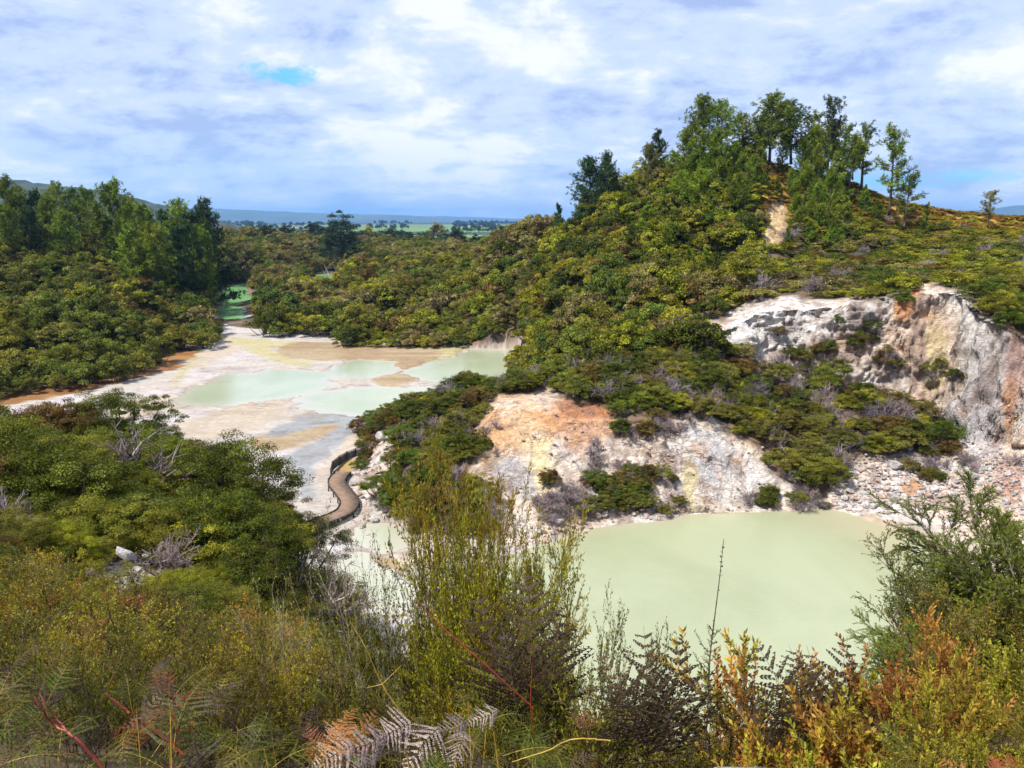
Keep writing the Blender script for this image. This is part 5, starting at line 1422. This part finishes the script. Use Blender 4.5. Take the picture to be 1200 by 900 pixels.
def frond_to(b, t, i, mat, parent=None, name='frond', facing=None, ws=1.0):
    """one frond laid from world point b to world point t, upper side turned to 'facing'"""
    b = np.array(b); t = np.array(t)
    V = fr[i][0][0]; tipx = V[:, 0].max(); tipz = V[V[:, 0].argmax(), 2]
    Lp = math.hypot(tipx, tipz); ex = norm(t - b); f = np.array(facing if facing is not None else (0, -.5, 1.0)); f = norm(f - ex * f.dot(ex)); ey = np.cross(f, ex)
    a = math.atan2(tipz, tipx); R0 = Matrix.Rotation(a, 3, 'Y')
    Mx = Matrix(((ex[0], ey[0], f[0]), (ex[1], ey[1], f[1]), (ex[2], ey[2], f[2]))) @ R0
    s = np.linalg.norm(t - b) / Lp
    o = mk(name, frond_mesh(i, mat), parent); m4 = Mx.to_4x4(); m4 = Matrix.Translation(b) @ m4 @ Matrix.Diagonal((s, s * ws, s, 1))
    o.matrix_world = m4
    return o
def fan(label, mat, fronds, group=None):
    b0 = at(*fronds[0][0]); e = empty('fern', tuple(b0)); tag(e, label, 'fern', group)
    for (b, t, i, ws) in fronds:
        frond_to(at(*b) - b0, at(*t) - b0, i, mat, e, facing=(0, -1, .6), ws=ws)
    return e
fan('dark arching fern standing out against the pale lake', 'fern_dark', [((765, 880, 2.9), (700, 770, 2.8), 0, .9), ((768, 885, 2.9), (752, 742, 2.95), 2, .9), ((770, 885, 2.9), (790, 748, 2.9), 0, .9), ((770, 885, 2.8), (820, 790, 2.8), 1, 1), ((765, 885, 2.8), (728, 800, 2.6), 3, 1), ((770, 890, 2.8), (770, 790, 2.5), 3, 1)])
fan('dark fern with lacy tips left of the orange shrubs', 'fern_dark', [((925, 890, 2.9), (884, 758, 2.9), 0, .9), ((920, 890, 2.9), (868, 800, 2.9), 2, .9), ((925, 880, 2.8), (925, 762, 2.9), 0, .9), ((915, 890, 2.8), (862, 835, 2.7), 1, .9), ((930, 880, 3.0), (985, 752, 3.0), 1, .8), ((930, 890, 3.0), (952, 768, 3.0), 3, .9)])
fan('bleached pale pink dead fern fronds at the bottom left of the centre', 'fern_pale', [((470, 850, 2.3), (400, 885, 2.2), 1, .9), ((500, 842, 2.3), (440, 868, 2.25), 3, .9), ((520, 845, 2.35), (478, 905, 2.1), 0, .8), ((560, 838, 2.4), (505, 862, 2.3), 2, .8), ((430, 868, 2.2), (365, 900, 2.1), 3, .9), ((590, 825, 2.5), (548, 850, 2.4), 1, .8), ((545, 850, 2.3), (530, 900, 2.1), 2, .8), ((450, 880, 2.2), (410, 912, 2.1), 0, .9)])
fan('rust orange dead fronds beside the bleached fern', 'fern_rust', [((400, 905, 2.2), (440, 832, 2.3), 0, .8), ((395, 905, 2.2), (360, 850, 2.3), 2, .8), ((398, 905, 2.2), (400, 842, 2.3), 3, .8)])
fan('dark lacy fern rising in front of the central manuka', 'fern_dark', [((620, 850, 3.2), (560, 700, 3.2), 2, .8), ((620, 850, 3.2), (612, 672, 3.3), 0, .8), ((625, 850, 3.2), (660, 720, 3.2), 3, .8), ((618, 850, 3.1), (585, 745, 3.0), 1, .8)])

# single stems lying through the thicket
def stem_thing(name, pts, Y, r0, mat, label, cat, extra=()):
    allp = []; 
    w = [at(px, py, Y + dy) for (px, py, dy) in pts]; b0 = w[0].copy()
    def tub(w, r0):
        P = smooth_path(np.array(w) - b0, 8 * (len(w) - 1)); n = len(P)
        P = P + rf.normal(size=P.shape) * r0 * .25
        allp.append((P, np.linspace(r0, r0 * .45, n)))
    tub(w, r0)
    for ex in extra: tub([at(px, py, Y + dy) for (px, py, dy) in ex], r0 * .6)
    V, Fq = tubes(allp, 7)
    o = mk(name, mesh_from(name, V, Fq, [M[mat]], smooth=True)); o.location = tuple(b0)
    return tag(o, label, cat)
stem_thing('red_stem', [(125, 905, 0), (92, 868, 0), (62, 848, .02), (50, 832, .0), (40, 817, 0)], 1.75, .0045, 'redstem', 'long bent red stem in the bottom left corner', 'stem', [[(86, 864, 0), (66, 842, .03), (54, 826, .02), (46, 812, .03)]])
stem_thing('red_stem', [(215, 884, 0), (190, 862, 0), (163, 842, .0)], 1.9, .0038, 'redstem', 'short red stem right of the long bent one', 'stem', [[(205, 876, 0), (206, 850, 0), (200, 800, .03)]])
stem_thing('red_stem', [(152, 836, 0), (138, 824, 0), (124, 813, .0)], 2.0, .0038, 'redstem', 'short straight red stem above the bent one', 'stem')
stem_thing('red_stem', [(625, 830, 0), (570, 780, 0), (530, 745, .0), (486, 703, .0)], 2.6, .0036, 'redstem', 'thin dark red stem slanting across the central manuka', 'stem')
stem_thing('orange_stem', [(472, 838, 0), (448, 802, 0), (430, 762, .0), (410, 728, .0)], 2.6, .003, 'ferstem', 'yellow orange fern stem left of the central manuka', 'stem', [[(448, 802, 0), (470, 780, 0)], [(448, 802, 0), (430, 806, 0)]])
stem_thing('red_stem', [(625, 860, 0), (622, 820, 0), (624, 775, .0)], 2.5, .003, 'redstem', 'upright thin red stem at the lake edge', 'stem')
stem_thing('orange_stem', [(985, 868, 0), (962, 842, 0), (940, 815, .0)], 2.2, .003, 'ferstem', 'straight yellow stem among the orange shrubs', 'stem')
stem_thing('orange_stem', [(885, 865, 0), (868, 838, 0), (846, 812, .0)], 2.2, .003, 'ferstem', 'curved yellow brown stem right of the tall shoot', 'stem')
stem_thing('orange_stem', [(715, 868, 0), (672, 866, 0), (640, 880, .0), (600, 893, 0)], 1.9, .0025, 'ferstem', 'arching yellow fern stem along the bottom edge', 'stem')
# tall shoot
def shoot():
    Y = 2.7; spine = smooth_path([at(px, py, Y) for px, py in ((826, 880), (830, 820), (832, 770), (838, 720), (843, 680), (848, 632))], 50)
    b0 = spine[0].copy(); sp = spine - b0
    e = empty('shoot', tuple(b0)); tag(e, 'tall thin shoot with a leafy base standing up against the lake', 'shoot')
    P = [(sp, np.linspace(.0045, .0012, len(sp)))]
    r = np.random.default_rng(8)
    Ls, Dr, Tn = [], [], []
    n = len(sp)
    for k in range(46):
        f = (k / 46) * .56; i = int(f * (n - 1)); b = sp[i]; a = r.random() * 6.28
        d = norm(np.array([math.cos(a), math.sin(a), .9])); L = .05 * (1.25 - f) * (.6 + .7 * r.random())
        if k in (26, 33): L = .13; d = norm(np.array([-.6, 0, 1.0]))
        P.append((np.stack([b, b + d * L]), np.array([.0015, .0006])))
        m = int(L / .0035)
        for q in range(m):
            Ls.append(b + d * L * q / m); Dr.append(d); Tn.append(.3 + .6 * r.random())
    for k in range(60):
        f = .5 + .5 * r.random(); i = int(f * (n - 1))
        if .86 < f < .96 or r.random() < .2:
            Ls.append(sp[i]); Dr.append(np.array([0, 0, 1.0])); Tn.append(.1)
    Ls = np.array(Ls); Dr = np.array(Dr); m = len(Ls)
    sd = norm(np.cross(Dr, rand_unit(r, m))); A = norm(Dr * .8 + sd); B = norm(np.cross(A, rand_unit(r, m)))
    l = .011 * (.7 + .6 * r.random(m))[:, None]
    V, Fq = quads(Ls + A * l * .5, A * l * .5, B * l * .16)
    mk('leaves', mesh_from('leaves', V, Fq, [M['manuka']], tint=np.array(Tn)), e)
    V, Fq = tubes(P, 5); mk('stem', mesh_from('stem', V, Fq, [M['twig_brown']], smooth=True), e)
shoot()
# weathered board whose end shows at the bottom edge
p = at(874, 921, 1.55)
bo = boxes('board', [((0, 0, 0), (.062, 0, 0), (0, .05, 0), (0, 0, .011))], M['palebark']); bo.location = tuple(p)
tag(bo, 'pale weathered board end showing at the bottom edge right of the centre', 'board')
#=====END2

# ------------------------------------------------------------------ light, world, camera
SUN_EL, SUN_AZ = 56.0, 235.0     # azimuth clockwise from +Y
w = bpy.data.worlds.new('World'); S.world = w; w.use_nodes = True
nt = w.node_tree; nt.nodes.clear(); g = G(nt)
outw = g.n('ShaderNodeOutputWorld'); bg = g.n('ShaderNodeBackground')
sky = g.n('ShaderNodeTexSky', sky_type='NISHITA'); sky.sun_disc = False
sky.sun_elevation = math.radians(SUN_EL); sky.sun_rotation = math.radians(SUN_AZ)
sky.air_density = 1.0; sky.dust_density = .6; sky.ozone_density = 2.0
tc = g.n('ShaderNodeTexCoord').outputs['Generated']
sep = g.n('ShaderNodeSeparateXYZ'); g.link(tc, sep.inputs[0])
zc = g.math('MAXIMUM', g.math('ADD', sep.outputs[2], .20), .06)
cx = g.math('DIVIDE', sep.outputs[0], zc); cy = g.math('DIVIDE', sep.outputs[1], zc)
cv = g.n('ShaderNodeCombineXYZ'); g.link(cx, cv.inputs[0]); g.link(cy, cv.inputs[1])
pv = cv.outputs[0]
n1 = g.noise(g.mapping(pv, (.9, 1.1, 1), (0, 0, .35)), 1.0, 9, .6, .1)
n2 = g.noise(g.mapping(pv, (1.0, 1.2, 1)), 2.6, 9, .6, .1)
n3 = g.noise(g.mapping(pv, (.3, .4, 1)), .8, 4, .5)
nrd = g.n('ShaderNodeVectorMath', operation='NORMALIZE'); g.link(tc, nrd.inputs[0])
nd = g.noise(g.mapping(nrd.outputs[0], (1, 1, 2.0), (0, 0, .2)), 6.0, 11, .64, .3)
vol = g.math('ADD', g.math('MULTIPLY', nd, .42), g.math('ADD', g.math('MULTIPLY', n1, .34), g.math('MULTIPLY', n2, .24)))
# cloud tones (radiance in units of the strength below)
K = 1 / .1
shade = (.225 * K, .29 * K, .47 * K); mid = (.36 * K, .425 * K, .58 * K); bright = (.55 * K, .56 * K, .62 * K)
c1 = g.mix(shade, mid, g.range(vol, .42, .50))
c2 = g.mix(c1, bright, g.range(vol, .495, .575))
# pale blue band low down
low = g.range(sep.outputs[2], .0, .13, 1, 0)
c3 = g.mix(c2, (.16 * K, .32 * K, .60 * K), g.math('MULTIPLY', low, g.range(n3, .30, .60, .75, .25)))
gap = g.range(g.math('ADD', g.math('MULTIPLY', n1, .5), g.math('MULTIPLY', n3, .5)), .33, .40, 1, 0)
def hole(px, py, rx, ry, amt):
    d = ray(px, py); d = d / np.linalg.norm(d)
    a = g.n('ShaderNodeVectorMath', operation='SUBTRACT'); nr = g.n('ShaderNodeVectorMath', operation='NORMALIZE'); g.link(tc, nr.inputs[0])
    g.link(nr.outputs[0], a.inputs[0]); a.inputs[1].default_value = tuple(d)
    m_ = g.n('ShaderNodeVectorMath', operation='MULTIPLY'); g.link(a.outputs[0], m_.inputs[0]); m_.inputs[1].default_value = (F / rx, 1.0, F / ry)
    l = g.n('ShaderNodeVectorMath', operation='LENGTH'); g.link(m_.outputs[0], l.inputs[0])
    v = g.math('ADD', l.outputs['Value'], g.math('MULTIPLY_ADD', g.noise(g.mapping(nrd.outputs[0], (1, 1, 2.2)), 22.0, 8, .65, .3), 4.6, -2.3))
    return g.range(v, .2, 1.5, amt * .9, 0)
blue = g.mix(sky.outputs[0], (.05 * K, .34 * K, .62 * K), .85)
hm = g.math('MAXIMUM', hole(334, 85, 26, 11, 1.0), g.math('MAXIMUM', hole(1040, 214, 50, 10, .9), hole(1130, 206, 40, 7, .8)))
c4 = g.mix(c3, blue, g.math('MAXIMUM', hm, g.math('MULTIPLY', gap, .0)))
c5 = g.mix(c4, sky.outputs[0], .08)
g.link(c5, bg.inputs[0]); bg.inputs[1].default_value = .1
g.link(bg.outputs[0], outw.inputs[0])

sl = bpy.data.lights.new('sun', 'SUN'); sl.energy = 4.1; sl.angle = math.radians(4.0); sl.color = (1.0, .955, .88)
so = bpy.data.objects.new('sun', sl); COL.objects.link(so)
az = math.radians(SUN_AZ); el = math.radians(SUN_EL)
sd = Vector((math.sin(az) * math.cos(el), math.cos(az) * math.cos(el), math.sin(el)))
so.rotation_euler = sd.to_track_quat('Z', 'Y').to_euler(); so.location = (0, -20, 60)

cam = bpy.data.cameras.new('camera'); co = bpy.data.objects.new('camera', cam); COL.objects.link(co)
cam.sensor_width = 36; cam.lens = 36 * F / 1200
cam.clip_start = .1; cam.clip_end = 40000
co.location = (0, 0, CAM_Z); co.rotation_euler = (math.pi / 2 - PITCH, 0, 0)
S.camera = co

# haze
hm_, nt, out = new_mat('haze'); pvn = nt.nodes.new('ShaderNodeVolumePrincipled')
pvn.inputs['Color'].default_value = (.25, .55, 1.0, 1); pvn.inputs['Density'].default_value = 7.5e-5; pvn.inputs['Anisotropy'].default_value = .2
nt.links.new(pvn.outputs[0], out.inputs['Volume'])
x0, x1, y0, y1, z0, z1 = -27000, 27000, -60, 17500, -4, 260
V = np.array([(a, b, c) for a in (x0, x1) for b in (y0, y1) for c in (z0, z1)], float)
Fq = np.array([(0, 1, 3, 2), (4, 6, 7, 5), (0, 4, 5, 1), (2, 3, 7, 6), (0, 2, 6, 4), (1, 5, 7, 3)])
tag(mk('haze', mesh_from('haze', V, Fq, [hm_])), kind='stuff')

S.view_settings.view_transform = 'Standard'; S.view_settings.look = 'None'; S.view_settings.gamma = 1
S.view_settings.exposure = 0.95; S.view_settings.use_curve_mapping = False
S.cycles.max_bounces = 5; S.cycles.diffuse_bounces = 3; S.cycles.glossy_bounces = 2; S.cycles.transmission_bounces = 2
S.cycles.volume_bounces = 0; S.cycles.transparent_max_bounces = 4; S.cycles.use_denoising = True
S.cycles.caustics_reflective = False; S.cycles.caustics_refractive = False
S.cycles.use_adaptive_sampling = True; S.cycles.adaptive_threshold = .02
